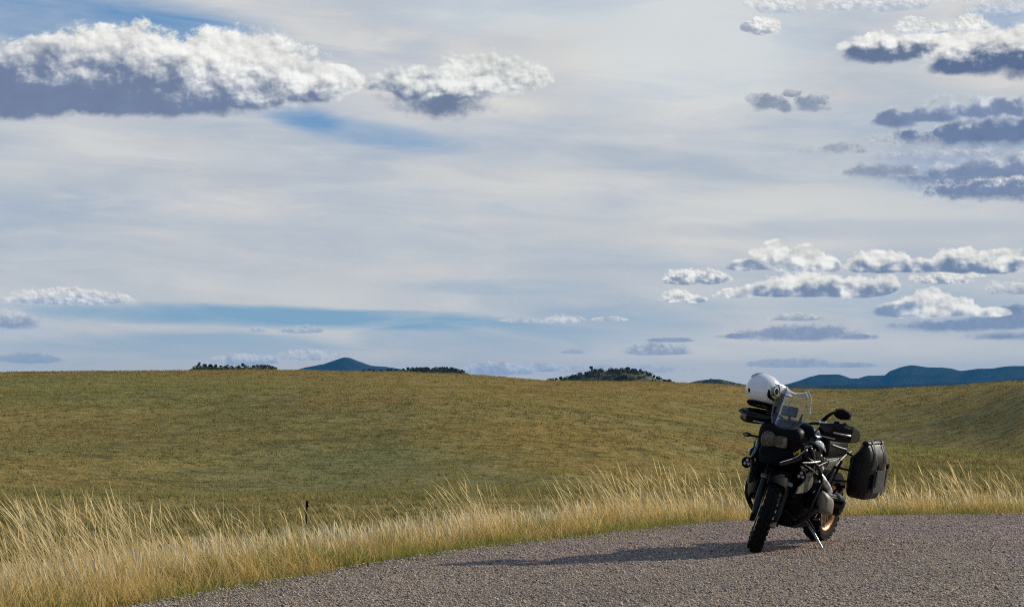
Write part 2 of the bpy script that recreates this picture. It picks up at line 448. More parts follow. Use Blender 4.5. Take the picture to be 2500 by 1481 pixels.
cloud([(1965, 370, 18, 10, 6)], dark=(172, 180, 192), white=(194, 200, 207), amp_=1.8, op=0.6)
cloud([(2160, 130, 110, 50, 28), (2240, 125, 90, 52, 22), (2310, 122, 60, 44, 28)], dark=(100, 118, 150), white=(248, 248, 244), frac=0.42, ln=1.1, ls=0.4, edge=0.7, amp_=0.9, slope=0.001)
cloud([(2390, 150, 135, 78, 40), (2500, 140, 100, 70, 56), (2330, 165, 75, 36, 24)], dark=(90, 110, 146), white=(250, 250, 246), frac=0.30, ln=1.0, ls=0.35, edge=0.6, amp_=0.9)
cloud([(2225, 72, 42, 30, 12), (2285, 76, 42, 22, 8)], white=(238, 241, 240), dark=(170, 184, 206), frac=-0.2, amp_=1.1)
cloud([(2375, 68, 42, 32, 10)], white=(248, 249, 246), dark=(170, 186, 210), frac=-0.3, amp_=1.0)
cloud([(2450, 28, 75, 26, 10)], white=(216, 224, 232), dark=(160, 180, 208), frac=0, op=0.8, amp_=1.3)
cloud([(1895, 16, 75, 32, 22), (2060, 12, 80, 26, 14), (2190, 16, 90, 26, 12), (2400, -6, 120, 22, 10)], white=(234, 237, 236), dark=(176, 188, 206), frac=-0.1, amp_=1.6, op=0.85)
cloud([(1862, 74, 42, 36, 14), (1830, 70, 24, 18, 10)], white=(250, 250, 247), dark=(156, 166, 184), frac=0.05, slope=0.014, amp_=0.9)
# the two big ones on the left
cloud([(1070, 232, 165, 74, 30), (1170, 205, 150, 72, 34), (1080, 250, 130, 40, 46), (1285, 195, 62, 40, 22), (985, 215, 90, 40, 20)], dark=(112, 128, 158), white=(240, 242, 238), frac=0.42, ln=1.7, ls=0.6, amp_=1.15, soft=0.34, slope=0.0012, edge=0.5, field=1)
cloud([(300, 230, 380, 148, 58), (520, 228, 300, 142, 42), (700, 222, 160, 82, 34), (805, 205, 82, 46, 34), (40, 238, 230, 90, 52), (190, 200, 170, 116, 50)], dark=(112, 128, 160), white=(250, 250, 246), frac=0.60, ls=0.42, ln=0.85, slope=0.0007, edge=0.3, amp_=0.85, soft=0.16)
# the clouds are evaluated tile by tile, so that one direction only costs the few clouds around it
def inside(u0, u1, v0, v1):
    m = None
    for c_ in (U.op('GREATER_THAN', u0), U.op('LESS_THAN', u1), V.op('GREATER_THAN', v0), V.op('LESS_THAN', v1)):
        m = c_ if m is None else m * c_
    return m
def backdrop(c_):
    n_ = nt.nodes.new('ShaderNodeBackground'); n_.inputs[1].default_value = 0.1
    nt.links.new(c_.k, n_.inputs[0]); return n_.outputs[0]
def mix_shader(f, a_, b_):
    n_ = nt.nodes.new('ShaderNodeMixShader')
    nt.links.new(f.k, n_.inputs[0]); nt.links.new(a_, n_.inputs[1]); nt.links.new(b_, n_.inputs[2]); return n_.outputs[0]
shader = backdrop(colr)
for (x0, x1, y0, y1) in ((-600, 900, -150, 330), (900, 1560, -150, 330), (1560, 3000, -150, 212), (1560, 3000, 212, 520), (-600, 560, 640, 960), (560, 1180, 640, 960),
                         (1180, 1760, 560, 760), (1180, 1760, 760, 960), (1760, 3000, 560, 752), (1760, 3000, 752, 960)):
    (u0, v1), (u1, v0) = azel(x0, y0), azel(x1, y1)
    c_, l_ = colr, last
    for lobes, k in CLOUDS:
        bx0 = min(l[0] - l[2] * 1.35 for l in lobes); bx1 = max(l[0] + l[2] * 1.35 for l in lobes)
        by0 = min(l[1] - l[3] * 1.45 for l in lobes); by1 = max(l[1] + l[4] * 1.45 for l in lobes)
        if bx1 > x0 and bx0 < x1 and by1 > y0 and by0 < y1: c_, l_ = cloud_node(c_, l_, lobes, **k)
    shader = mix_shader(inside(u0, u1, v0, v1), shader, backdrop(c_))
shader = mix_shader(inside(-2100, 2100, -60, 1100), backdrop(plain), shader)
nt.links.new(shader, wo.inputs[0])
W.cycles.sampling_method = 'MANUAL'; W.cycles.sample_map_resolution = 512

# ------------------------------------------------------------------ terrain
EDGE_PX = [(350, 1478), (480, 1452), (600, 1430), (700, 1412), (800, 1395), (900, 1378), (1000, 1360), (1100, 1345), (1200, 1331), (1300, 1320), (1400, 1310), (1550, 1293), (1650, 1280), (1800, 1267), (2060, 1257), (2300, 1254), (2500, 1251)]
def ground_pt(px, py):
    d = CAMZ * F / (py - 945.0)
    return ((px - 1250) / F * d, d)
EDGE = [(-14., -6.), (-9., 2.), (-5.2, 8.4), (-3.3, 11.8)] + [ground_pt(*p) for p in EDGE_PX] + [(8.0, 23.7), (14., 24.4), (28., 26.), (60., 31.)]
E_ = np.array(EDGE)
# finer, slightly ragged edge
tt = np.concatenate([[0], np.cumsum(np.hypot(*np.diff(E_, axis=0).T))])
ts = np.arange(0, tt[-1], 0.05)
ED = np.stack([np.interp(ts, tt, E_[:, i]) for i in range(2)], 1)
ker = np.exp(-np.linspace(-2, 2, 31) ** 2); ker /= ker.sum()
for i in range(2): ED[15:-15, i] = np.convolve(ED[:, i], ker, 'valid')
jit = np.convolve(rng.normal(0, 1, len(ED)), np.ones(9) / 9, 'same') * 0.16 + np.convolve(rng.normal(0, 1, len(ED)), np.ones(40) / 40, 'same') * 0.28
tang = np.gradient(ED, axis=0); tang /= np.linalg.norm(tang, axis=1)[:, None]
ER = ED + np.stack([-tang[:, 1], tang[:, 0]], 1) * jit[:, None]

def sdist(x, y):
    """distance beyond the road's edge (negative on the road)"""
    P = np.stack([np.ravel(x), np.ravel(y)], 1).astype(np.float64)
    A, B = E_[:-1], E_[1:]; AB = B - A; L2 = (AB ** 2).sum(1)
    best = np.full(len(P), 1e9); sg = np.zeros(len(P))
    for i in range(len(A)):
        ap = P - A[i]
        t = np.clip((ap @ AB[i]) / L2[i], 0, 1)
        d = np.hypot(*(ap - t[:, None] * AB[i]).T)
        cr = AB[i][0] * ap[:, 1] - AB[i][1] * ap[:, 0]
        m = d < best - 1e-9
        best[m] = d[m]; sg[m] = np.sign(cr[m])
    return (best * sg).reshape(np.shape(x))

AK = np.linspace(-9000, 9000, 3601)
def table(px, val):
    a = np.arctan((np.array(px) - 1250.0) / F) * F
    v = np.interp(AK, a, val)
    k = np.exp(-np.linspace(-2.2, 2.2, 33) ** 2); k /= k.sum()
    return np.convolve(np.pad(v, 16, mode='edge'), k, 'valid')
KP = [-2500, -600, 0, 400, 700, 1000, 1200, 1330, 1600, 1800, 1900, 2100, 2300, 2500, 3100, 6000]
RIDGE_Y = table(KP, [935, 922, 911, 903, 900, 908, 919, 932, 938, 944, 950, 951, 946, 934, 905, 900])
RIDGE_R = table(KP, [340, 335, 330, 325, 320, 320, 322, 330, 350, 380, 420, 420, 320, 250, 200, 190])
R2 = table(KP, [60, 60, 60, 60, 60, 58, 58, 58, 60, 70, 80, 105, 92, 76, 60, 60])
Z2 = table(KP, [-1.9, -1.9, -1.95, -2.0, -2.0, -2.1, -2.1, -2.1, -2.2, -2.2, -2.1, -1.40, -1.38, -1.22, -1.0, -1.0])
R3 = table(KP, [110, 110, 110, 108, 105, 105, 108, 112, 130, 150, 165, 170, 150, 128, 105, 105])
Z3 = table(KP, [-3.0, -3.0, -3.1, -3.2, -3.2, -3.3, -3.5, -3.6, -4.2, -4.9, -5.0, -4.2, -3.4, -2.6, -2.0, -2.0])
def sstep(t): t = np.clip(t, 0, 1); return t * t * (3 - 2 * t)
def swell(x, y):
    return (np.sin(x * 0.031 + y * 0.017 + 1.0) * np.sin(y * 0.024 - x * 0.012 + 0.4) + 0.6 * np.sin(x * 0.055 - y * 0.035 + 2.2) * np.sin(y * 0.05 + 0.8)
            + 0.3 * np.sin(x * 0.13 + y * 0.06) * np.sin(y * 0.11 - x * 0.05 + 1.3))
def terrain(x, y):
    x = np.asarray(x, float); y = np.asarray(y, float)
    r = np.hypot(x, y); a = np.arctan2(x, y) * F
    g = lambda T: np.interp(a, AK, T)
    ry, rr, r2, z2, r3, z3 = g(RIDGE_Y), g(RIDGE_R), g(R2), g(Z2), g(R3), g(Z3)
    zr = CAMZ + (945 - ry) / F * rr
    seg = lambda r0, z0, r1, z1: z0 + (z1 - z0) * sstep((r - r0) / (r1 - r0))
    z = np.where(r < r2, seg(18., -0.25, r2, z2), np.where(r < r3, seg(r2, z2, r3, z3), np.where(r < rr, seg(r3, z3, rr, zr),
        np.where(r < rr * 2.2, seg(rr, zr, rr * 2.2, zr - 9.), np.where(r < 3000, seg(rr * 2.2, zr - 9., 3000., -22.), -22.)))))
    sw = swell(x, y)
    z = z + sw * 1.0 * sstep((r - 60) / 120.) * (1 - 0.75 * sstep((r - rr * 0.72) / (rr * 0.25))) * (r < 3000)
    bell = lambda x0, y0, rx, ry: np.exp(-((x - x0) / rx) ** 2 - ((y - y0) / ry) ** 2)
    z = z + 1.0 * bell(6, 175, 26, 45) - 1.1 * bell(-14, 120, 14, 40) - 1.0 * bell(32, 150, 12, 40) + 1.0 * bell(48, 185, 14, 22) - 0.8 * bell(44, 225, 16, 18) + 0.8 * bell(44, 255, 20, 18)
    sd = sdist(x, y)
    nearz = -0.05 - 0.13 * np.clip(sd, 0, 6)
    w = sstep(sd / 14.)
    return np.where(sd <= 0, -0.06, nearz * (1 - w) + z * w)

azs = np.concatenate([np.arange(-180, -40, 5.0), np.arange(-40, -18, 1.0), np.arange(-18, 18, 0.06), np.arange(18, 40, 1.0), np.arange(40, 180, 5.0)])
rs = np.concatenate([np.linspace(0.0, 8, 9), np.arange(8.5, 30, 0.4), np.geomspace(30, 700, 170), np.geomspace(750, 14000, 22)])
AA, RR_ = np.meshgrid(np.radians(azs), rs, indexing='ij')
xs, ys = np.sin(AA) * RR_, np.cos(AA) * RR_
zs = terrain(xs, ys)
na, nr = xs.shape
idx = np.arange(na * nr).reshape(na, nr)
i2 = np.roll(idx, -1, 0)
faces = np.stack([idx[:, :-1], idx[:, 1:], i2[:, 1:], i2[:, :-1]], -1).reshape(-1, 4)

gm, nt, b = new_mat('pasture soil and short grass')
p = worldpos(nt)
PATCHES = ((5, 130, 13, 42, (0.30, 0.195, 0.048), 0.65), (-8, 300, 42, 50, (0.28, 0.185, 0.05), 0.6), (-10, 108, 18, 40, (0.165, 0.165, 0.062), 0.8), (-42, 235, 22, 50, (0.19, 0.185, 0.05), 0.7), (6, 225, 26, 34, (0.27, 0.20, 0.05), 0.6),
           (21, 100, 12, 22, (0.24, 0.225, 0.07), 0.6), (42, 190, 24, 40, (0.19, 0.15, 0.055), 0.7), (28, 300, 28, 50, (0.29, 0.185, 0.05), 0.6))
def field_colour(nt, p):
    n1 = noise(nt, p, 0.017, 4, 0.55, 0.6); n2 = noise(nt, p, 0.075, 4, 0.6); n3 = noise(nt, p, 0.9, 4, 0.65); n4 = noise(nt, p, 5.0, 3, 0.7)
    c = mixc(nt, n1.step(0.38, 0.62), (0.155, 0.143, 0.044), (0.27, 0.185, 0.050))
    c = mixc(nt, n2.step(0.42, 0.72) * 0.55, c, (0.31, 0.24, 0.075))
    c = mixc(nt, n2.step(0.45, 0.2) * 0.5, c, (0.095, 0.108, 0.028))
    sp = nt.nodes.new('ShaderNodeSeparateXYZ'); nt.links.new(p.k, sp.inputs[0]); px_, py_ = X(nt, sp.outputs[0]), X(nt, sp.outputs[1])
    def patch(x0, y0, rx, ry):
        a_ = (px_ - x0) * (1 / rx); b_ = (py_ - y0) * (1 / ry)
        return (a_ * a_ + b_ * b_ + (n2 - 0.5) * 2.2).step(1.3, 0.1)
    for x0, y0, rx, ry, col_, k_ in PATCHES:
        c = mixc(nt, patch(x0, y0, rx, ry) * k_, c, col_)
    n5 = noise(nt, p, 0.27, 5, 0.6); n6 = noise(nt, p, 0.035, 4, 0.6, 0.4)
    c = mixc(nt, n6.step(0.5, 0.72) * 0.6, c, (0.235, 0.135, 0.034))
    c = mixc(nt, n5.step(0.52, 0.74) * 0.5, c, (0.36, 0.295, 0.12))
    c = mixc(nt, n5.step(0.47, 0.30) * 0.7, c, (0.075, 0.074, 0.024))
    c = mixc(nt, n3.step(0.50, 0.70) * 0.75, c, (0.05, 0.05, 0.018))
    c = mixc(nt, n4.step(0.55, 0.8) * 0.4, c, (0.34, 0.27, 0.10))
    return c, n3, n4
c, n3, n4 = field_colour(nt, p)
nt.links.new(c.k, b.inputs['Base Color']); b.inputs['Roughness'].default_value = 0.95; b.inputs['Specular IOR Level'].default_value = 0.05
bump(nt, b, n3 * 0.8 + n4 * 0.25, 1.0, 0.6)
me = np_mesh('pasture', np.stack([xs, ys, zs], -1).reshape(-1, 3), faces, gm, smooth=True)
tag(link('pasture_ground', me), kind='structure')

# road: a chip-sealed pull-out with its own edge
rm, nt, b = new_mat('chip seal')
p = objco(nt)
vd = vor(nt, p, 72., 'F1', 'Distance'); vc = vor(nt, p, 72., 'F1', 'Color')
v2 = vor(nt, p, 23., 'F1', 'Color'); v2d = vor(nt, p, 23., 'F1', 'Distance')
cs = nt.nodes.new('ShaderNodeSeparateColor'); nt.links.new(vc.k, cs.inputs[0])
r1, r2_ = X(nt, cs.outputs[0]), X(nt, cs.outputs[1])
cs2 = nt.nodes.new('ShaderNodeSeparateColor'); nt.links.new(v2.k, cs2.inputs[0]); q1 = X(nt, cs2.outputs[0])
c = mixc(nt, r1.step(0.05, 0.95), (0.105, 0.075, 0.059), (0.50, 0.365, 0.28))
c = mixc(nt, r2_.step(0.86, 0.93) * 0.8, c, (0.76, 0.59, 0.46))
c = mixc(nt, q1.step(0.55, 0.95) * 0.5, c, (0.42, 0.315, 0.24))
c = mixc(nt, q1.step(0.35, 0.05) * 0.6, c, (0.055, 0.045, 0.045))
c = mixc(nt, vd.step(0.42, 0.75) * 0.55, c, (0.05, 0.042, 0.04))
nb = noise(nt, p, 0.55, 5, 0.6); nm = noise(nt, p, 3.2, 5, 0.65)
c = mixc(nt, nb.step(0.46, 0.7) * 0.5, c, (0.085, 0.066, 0.055))
c = mixc(nt, nm.step(0.56, 0.72) * 0.6, c, (0.07, 0.058, 0.054))
sp = nt.nodes.new('ShaderNodeSeparateXYZ'); nt.links.new(p.k, sp.inputs[0])
lane = (X(nt, sp.outputs[1]) - X(nt, sp.outputs[0]) * 0.35 + (nb - 0.5) * 5.0).step(17.6, 15.2)     # browner, more trafficked chippings away from the verge
c = mixc(nt, lane, mixc(nt, 1.0, c, (1.05, 0.98, 0.96), 'MULTIPLY'), mixc(nt, 1.0, c, (0.97, 0.99, 0.86), 'MULTIPLY'))
nt.links.new(c.k, b.inputs['Base Color']); b.inputs['Roughness'].default_value = 0.85; b.inputs['Specular IOR Level'].default_value = 0.3
bump(nt, b, (0.5 - vd) * 0.5 + (0.5 - v2d) * 0.6 + nm * 0.5, 1.0, 0.03)
bm = bmesh.new()
loop = [(x, y) for x, y in ER] + [(60., -25.), (-20., -25.)]
vs = [bm.verts.new((x, y, 0.0)) for x, y in loop]
vb = [bm.verts.new((x, y, -0.12)) for x, y in ER]
es = [bm.edges.new((vs[i], vs[(i + 1) % len(vs)])) for i in range(len(vs))]
bmesh.ops.triangle_fill(bm, use_beauty=True, use_dissolve=False, edges=es)
for i in range(len(vb) - 1):
    bm.faces.new((vs[i], vs[i + 1], vb[i + 1], vb[i]))
for f in bm.faces:
    if abs(f.normal.z) > 0.5 and f.normal.z < 0: f.normal_flip()
me = bpy.data.meshes.new('road'); bm.to_mesh(me); bm.free(); me.materials.append(rm)
tag(link('gravel_road', me), kind='structure')

# loose chippings
def stones(n, x, y, z, size):
    base = np.array([(1, 0, 0), (-1, 0, 0), (0, 1, 0), (0, -1, 0), (0, 0, 1), (0, 0, -1)], float)
    fc = np.array([(0, 2, 4), (2, 1, 4), (1, 3, 4), (3, 0, 4), (2, 0, 5), (1, 2, 5), (3, 1, 5), (0, 3, 5)])
    v = base[None] * rng.uniform(0.6, 1.25, (n, 6, 1)) * size[:, None, None] * np.array([1, 1, 0.62])
    a = rng.uniform(0, 6.28, n); ca, sa = np.cos(a)[:, None], np.sin(a)[:, None]
    vx, vy = v[..., 0] * ca - v[..., 1] * sa, v[..., 0] * sa + v[..., 1] * ca
    v = np.stack([vx + x[:, None], vy + y[:, None], v[..., 2] + z[:, None]], -1)
    f = (fc[None] + np.arange(n)[:, None, None] * 6).reshape(-1, 3)
    g = np.clip(rng.normal(0.5, 0.27, n), 0.05, 1)
    c = np.array([0.088, 0.064, 0.053])[None] * (1 - g[:, None]) + np.array([0.68, 0.52, 0.405])[None] * g[:, None]
    col = np.ones((n, 6, 4)); col[..., :3] = c[:, None]
    return v.reshape(-1, 3), f, col.reshape(-1, 4)
n = 235000
yy = rng.uniform(11.5, 25, n) ** 1.0; xx = yy * rng.uniform(-0.34, 0.34, n)
sd = sdist(xx, yy); m = (sd < 0.12) & (rng.uniform(0, 1, n) < np.where(sd > -0.5, 1.0, 0.75)); xx, yy, sd = xx[m], yy[m], sd[m]
sz = np.clip(rng.lognormal(-5.0, 0.36, len(xx)), 0.004, 0.018)
sm, nt, b = new_mat('stone chippings')
at = nt.nodes.new('ShaderNodeAttribute'); at.attribute_name = 'tint'
nt.links.new(at.outputs['Color'], b.inputs['Base Color']); b.inputs['Roughness'].default_value = 0.85; b.inputs['Specular IOR Level'].default_value = 0.3
v, f, cl = stones(len(xx), xx, yy, sz * 0.25, sz)
tag(link('loose_chippings', np_mesh('chippings', v, f, sm, cl)), kind='stuff')

# ------------------------------------------------------------------ grass
def grass_mat(name, transl=0.35):
    m = bpy.data.materials.new(name); m.use_nodes = True; nt = m.node_tree; nt.nodes.clear()
    o = nt.nodes.new('ShaderNodeOutputMaterial'); mx = nt.nodes.new('ShaderNodeMixShader')
    d = nt.nodes.new('ShaderNodeBsdfDiffuse'); t = nt.nodes.new('ShaderNodeBsdfTranslucent')
    at = nt.nodes.new('ShaderNodeAttribute'); at.attribute_name = 'tint'
    nt.links.new(at.outputs['Color'], d.inputs[0]); nt.links.new(at.outputs['Color'], t.inputs[0])
    mx.inputs[0].default_value = transl
    nt.links.new(d.outputs[0], mx.inputs[1]); nt.links.new(t.outputs[0], mx.inputs[2]); nt.links.new(mx.outputs[0], o.inputs[0])
    return m
dry_m = grass_mat('dry grass', 0.5); green_m = grass_mat('green grass', 0.4); past_m = grass_mat('pasture grass', 0.3)

def blades(x, y, z, h, lean_x, lean_y, w, c0, c1, K_=4, head=None, curve=1.35):
    """ribbons: base position, height, tip offset, width, base and tip colours; head: widening near the tip"""
    n = len(x); t = np.linspace(0, 1, K_ + 1)
    px = x[:, None] + lean_x[:, None] * t ** curve; py = y[:, None] + lean_y[:, None] * t ** curve
    L = np.hypot(lean_x, lean_y)[:, None]
    pz = z[:, None] + h[:, None] * t - 0.18 * L * t ** 3
    a = rng.uniform(0, np.pi, n)
    sx, sy = np.cos(a)[:, None], np.sin(a)[:, None]
    prof = np.clip(1.0 - t ** 1.6, 0.06, 1)[None] * np.ones((n, 1))
    if head is not None:
        hp = np.exp(-((t - 0.88) / 0.085) ** 2)[None] * head[:, None]
        prof = np.maximum(prof * 0.75, hp)
    wd = w[:, None] * 0.5 * prof
    A = np.stack([px - sx * wd, py - sy * wd, pz], -1); B = np.stack([px + sx * wd, py + sy * wd, pz], -1)
    v = np.stack([A, B], 2).reshape(n, -1, 3)                       # n, 2(K+1), 3
    q = np.array([[2 * i, 2 * i + 1, 2 * i + 3, 2 * i + 2] for i in range(K_)])
    f = (q[None] + np.arange(n)[:, None, None] * (2 * (K_ + 1))).reshape(-1, 4)
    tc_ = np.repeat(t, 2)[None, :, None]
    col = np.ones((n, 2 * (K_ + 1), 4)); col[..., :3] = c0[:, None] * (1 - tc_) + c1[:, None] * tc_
    return v.reshape(-1, 3), f, col.reshape(-1, 4)

def join(parts):
    vs, fs, cs, o = [], [], [], 0
    for v, f, c in parts:
        vs.append(v); fs.append(f + o); cs.append(c); o += len(v)
    return np.concatenate(vs), np.concatenate(fs), np.concatenate(cs)

def fbm2(x, y, s, seed):
    r_ = np.random.default_rng(seed); out = 0
    for k in range(5):
        a = r_.uniform(0, 6.28); fr = s * 1.7 ** k
        out = out + np.sin((x * math.cos(a) + y * math.sin(a)) * fr + r_.uniform(0, 6.28)) * np.cos((x * math.sin(a) - y * math.cos(a)) * fr * 0.8 + r_.uniform(0, 6.28)) * 0.8 ** k
    return out / 2.0

def strip(n, d0, d1):
    """points at distance d0..d1 beyond the road's edge, within sight of the camera"""
    k = rng.integers(40, len(ED) - 40, n * 3)
    d = rng.uniform(d0, d1, n * 3)
    x = ED[k, 0] - tang[k, 1] * d; y = ED[k, 1] + tang[k, 0] * d
    m = (y > 9) & (np.abs(x / np.maximum(y, 1)) < 0.285) & (y < 32)
    return x[m][:n], y[m][:n], d[m][:n]

def lerpc(a, b, t): return np.array(a)[None] * (1 - t[:, None]) + np.array(b)[None] * t[:, None]

# tall dry bunch grass beyond the edge
parts = []
nclump = 2000
x, y, d = strip(nclump, 0.25, 3.4)
cl = fbm2(x, y, 0.9, 3); cl2 = fbm2(x, y, 2.3, 5)
pxl = 1250 + x / y * F
tall = 0.30 + 0.07 * cl + 0.05 * cl2 + 0.09 * np.exp(-((pxl - 180) / 330) ** 2) + 0.10 * np.exp(-((pxl - 1200) / 60) ** 2) + 0.12 * np.exp(-((pxl - 1600) / 190) ** 2) + 0.05 * np.exp(-((pxl - 2350) / 250) ** 2)
tall = tall * rng.uniform(0.6, 1.25, len(x)) * (0.45 + 0.55 * sstep(d / 0.9))
nb_ = 40
clean = rng.normal(0.20, 0.30, len(x)); ctone = rng.uniform(-0.35, 0.3, len(x)); cgreen = (rng.uniform(0, 1, len(x)) < 0.09 + 0.25 * np.exp(-d / 0.4)) * rng.uniform(0.3, 0.8, len(x))
cx, cy, cd, ch, ck, cl_, ct_, cg_ = (np.repeat(v, nb_) for v in (x, y, d, tall, cl, clean, ctone, cgreen))
n = len(cx)
bx = cx + rng.normal(0, 0.085, n); by = cy + rng.normal(0, 0.085, n)
bz = terrain(bx, by)
hh = ch * rng.uniform(0.55, 1.25, n)
lx = -hh * (cl_ + rng.normal(0.0, 0.38, n)); ly = -hh * rng.normal(0.05, 0.42, n)
tcol = np.clip(rng.normal(0.5, 0.25, n) + ck * 0.15 + ct_, 0, 1)
gr = np.clip(rng.normal(0.18, 0.2, n) + 0.5 * np.exp(-cd / 0.5), 0, 1)
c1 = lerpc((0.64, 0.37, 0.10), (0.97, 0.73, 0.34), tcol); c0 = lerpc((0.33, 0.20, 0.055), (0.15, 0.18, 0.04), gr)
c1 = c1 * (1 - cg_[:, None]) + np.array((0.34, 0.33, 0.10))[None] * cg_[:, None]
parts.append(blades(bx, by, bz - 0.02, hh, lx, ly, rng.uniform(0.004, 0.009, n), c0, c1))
# seeding stalks that stand above the bunches
ns = 10500
x, y, d = strip(ns, 0.4, 3.2)
pxl = 1250 + x / y * F
p_ = 0.16 + 0.9 * np.exp(-((pxl - 200) / 330) ** 2) + 0.9 * np.exp(-((pxl - 1190) / 55) ** 2) + 0.9 * np.exp(-((pxl - 1620) / 190) ** 2) + 0.55 * np.exp(-((pxl - 2330) / 230) ** 2)
m = rng.uniform(0, 1, len(x)) < p_ * (0.55 + 0.45 * fbm2(x, y, 1.4, 9))
x, y, d, pxl = x[m], y[m], d[m], pxl[m]
n = len(x); bz = terrain(x, y)
hh = rng.uniform(0.40, 0.82, n) * (0.90 + 0.34 * np.exp(-((pxl - 200) / 330) ** 2) + 0.22 * np.exp(-((pxl - 1190) / 60) ** 2) + 0.22 * np.exp(-((pxl - 1620) / 190) ** 2) + 0.12 * np.exp(-((pxl - 2380) / 120) ** 2))
lx = -hh * np.clip(rng.normal(0.44, 0.22, n), -0.2, 1.0); ly = -hh * rng.normal(0.05, 0.15, n)
tcol = rng.uniform(0, 1, n)
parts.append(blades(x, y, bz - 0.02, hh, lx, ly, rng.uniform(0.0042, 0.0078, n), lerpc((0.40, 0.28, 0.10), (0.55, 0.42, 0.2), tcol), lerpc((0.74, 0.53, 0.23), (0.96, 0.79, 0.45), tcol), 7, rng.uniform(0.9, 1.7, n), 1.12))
# fluffy short heads between px 500 and 1300
x, y, d = strip(9000, 0.7, 3.2)
n = len(x); bz = terrain(x, y); hh = rng.uniform(0.26, 0.5, n)
lx = -hh * rng.normal(0.18, 0.18, n); ly = hh * rng.normal(0, 0.15, n); tcol = rng.uniform(0, 1, n)
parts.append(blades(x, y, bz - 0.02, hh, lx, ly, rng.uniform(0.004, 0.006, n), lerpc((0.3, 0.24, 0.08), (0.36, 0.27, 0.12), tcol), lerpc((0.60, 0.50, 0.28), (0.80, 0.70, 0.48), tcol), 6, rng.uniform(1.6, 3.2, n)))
# thinner dry grass running out into the pasture
x, y, d = strip(2600, 2.6, 10.0)
m = rng.uniform(0, 1, len(x)) < np.exp(-(d - 2.6) / 2.6); x, y, d = x[m], y[m], d[m]
nb_ = 22; cx, cy, cd = (np.repeat(v, nb_) for v in (x, y, d)); n = len(cx)
cx = cx + rng.normal(0, 0.1, n); cy = cy + rng.normal(0, 0.1, n); hh = rng.uniform(0.10, 0.32, n)
tcol = rng.uniform(0, 1, n)
parts.append(blades(cx, cy, terrain(cx, cy) - 0.02, hh, -hh * rng.normal(0.3, 0.35, n), hh * rng.normal(0, 0.3, n), rng.uniform(0.005, 0.01, n), lerpc((0.16, 0.13, 0.04), (0.26, 0.19, 0.06), tcol), lerpc((0.40, 0.33, 0.12), (0.70, 0.56, 0.28), tcol)))
# straws lying on the edge of the seal
x, y, d = strip(500, -0.5, 0.3); n = len(x); a = rng.uniform(0, 6.28, n); hh = np.full(n, 0.012); L_ = rng.uniform(0.08, 0.32, n); tcol = rng.uniform(0, 1, n)
parts.append(blades(x, y, np.full(n, 0.008), hh, L_ * np.cos(a), L_ * np.sin(a), rng.uniform(0.004, 0.007, n), lerpc((0.4, 0.3, 0.13), (0.6, 0.48, 0.26), tcol), lerpc((0.5, 0.4, 0.2), (0.7, 0.6, 0.36), tcol), 3, None, 1.0))
v, f, c = join(parts)
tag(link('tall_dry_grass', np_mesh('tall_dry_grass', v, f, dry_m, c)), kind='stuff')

# short green grass along the asphalt's edge
parts = []
x, y, d = strip(4600, -0.30, 1.9)
cl = fbm2(x, y, 1.5, 13)
m = rng.uniform(-0.7, 0.7, len(x)) < 1.4 * cl + 0.25 - 0.42 * np.abs(d)
m &= rng.uniform(0, 1, len(x)) < 0.45 + 0.55 * sstep((x / y * F + 1250 - 350) / 500.)
x, y, d = x[m], y[m], d[m]
nb_ = 30
cx, cy, cd = (np.repeat(v, nb_) for v in (x, y, d)); n = len(cx)
cx = cx + rng.normal(0, 0.06, n); cy = cy + rng.normal(0, 0.06, n)
hh = rng.uniform(0.06, 0.21, n) * (0.6 + 0.5 * sstep((cd + 0.1) / 0.5)); lx = hh * rng.normal(-0.15, 0.5, n); ly = hh * rng.normal(0, 0.5, n)
tcol = np.clip(rng.normal(0.45, 0.3, n), 0, 1)
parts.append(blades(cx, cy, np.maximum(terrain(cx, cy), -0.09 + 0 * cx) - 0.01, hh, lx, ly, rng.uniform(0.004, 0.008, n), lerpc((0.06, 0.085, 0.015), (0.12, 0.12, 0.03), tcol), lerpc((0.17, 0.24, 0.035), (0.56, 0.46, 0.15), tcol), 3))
v, f, c = join(parts)
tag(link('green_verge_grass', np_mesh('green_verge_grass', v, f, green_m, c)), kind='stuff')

# tufts all over the pasture, thinning with distance
parts = []
n = 26000
rr = 24 + (430 - 24) * rng.uniform(0, 1, n) ** 1.15
aa = np.arctan(rng.uniform(-0.285, 0.285, n))
x, y = np.sin(aa) * rr, np.cos(aa) * rr
sd = sdist(x, y); m = sd > 2.8; x, y, rr = x[m], y[m], rr[m]
nb_ = 12
big = fbm2(x, y, 0.02, 21); mid_ = fbm2(x, y, 0.09, 22); one = rng.normal(0, 0.28, len(x)); hs = rng.uniform(0.6, 1.4, len(x)); spr = rng.uniform(0.12, 0.5, len(x)) * (1 + rr / 200)
cx, cy, cr, cb, cm, co1, ch, cs_ = (np.repeat(v, nb_) for v in (x, y, rr, big, mid_, one, hs, spr)); n = len(cx)
ang = rng.uniform(0, 6.28, n); rad_ = np.sqrt(rng.uniform(0, 1, n)) * cs_
cx = cx + np.cos(ang) * rad_; cy = cy + np.sin(ang) * rad_
hh = ch * rng.uniform(0.07, 0.17, n) * (1 + cr / 350)
lx = -hh * rng.normal(0.5, 0.8, n); ly = hh * rng.normal(0, 0.8, n)
tcol = np.clip(rng.normal(0.42, 0.2, n) + cb * 0.25 + cm * 0.12 + co1, 0, 1)
c1 = lerpc((0.17, 0.155, 0.044), (0.52, 0.385, 0.15), tcol); c0 = lerpc((0.13, 0.124, 0.038), (0.34, 0.255, 0.095), tcol)
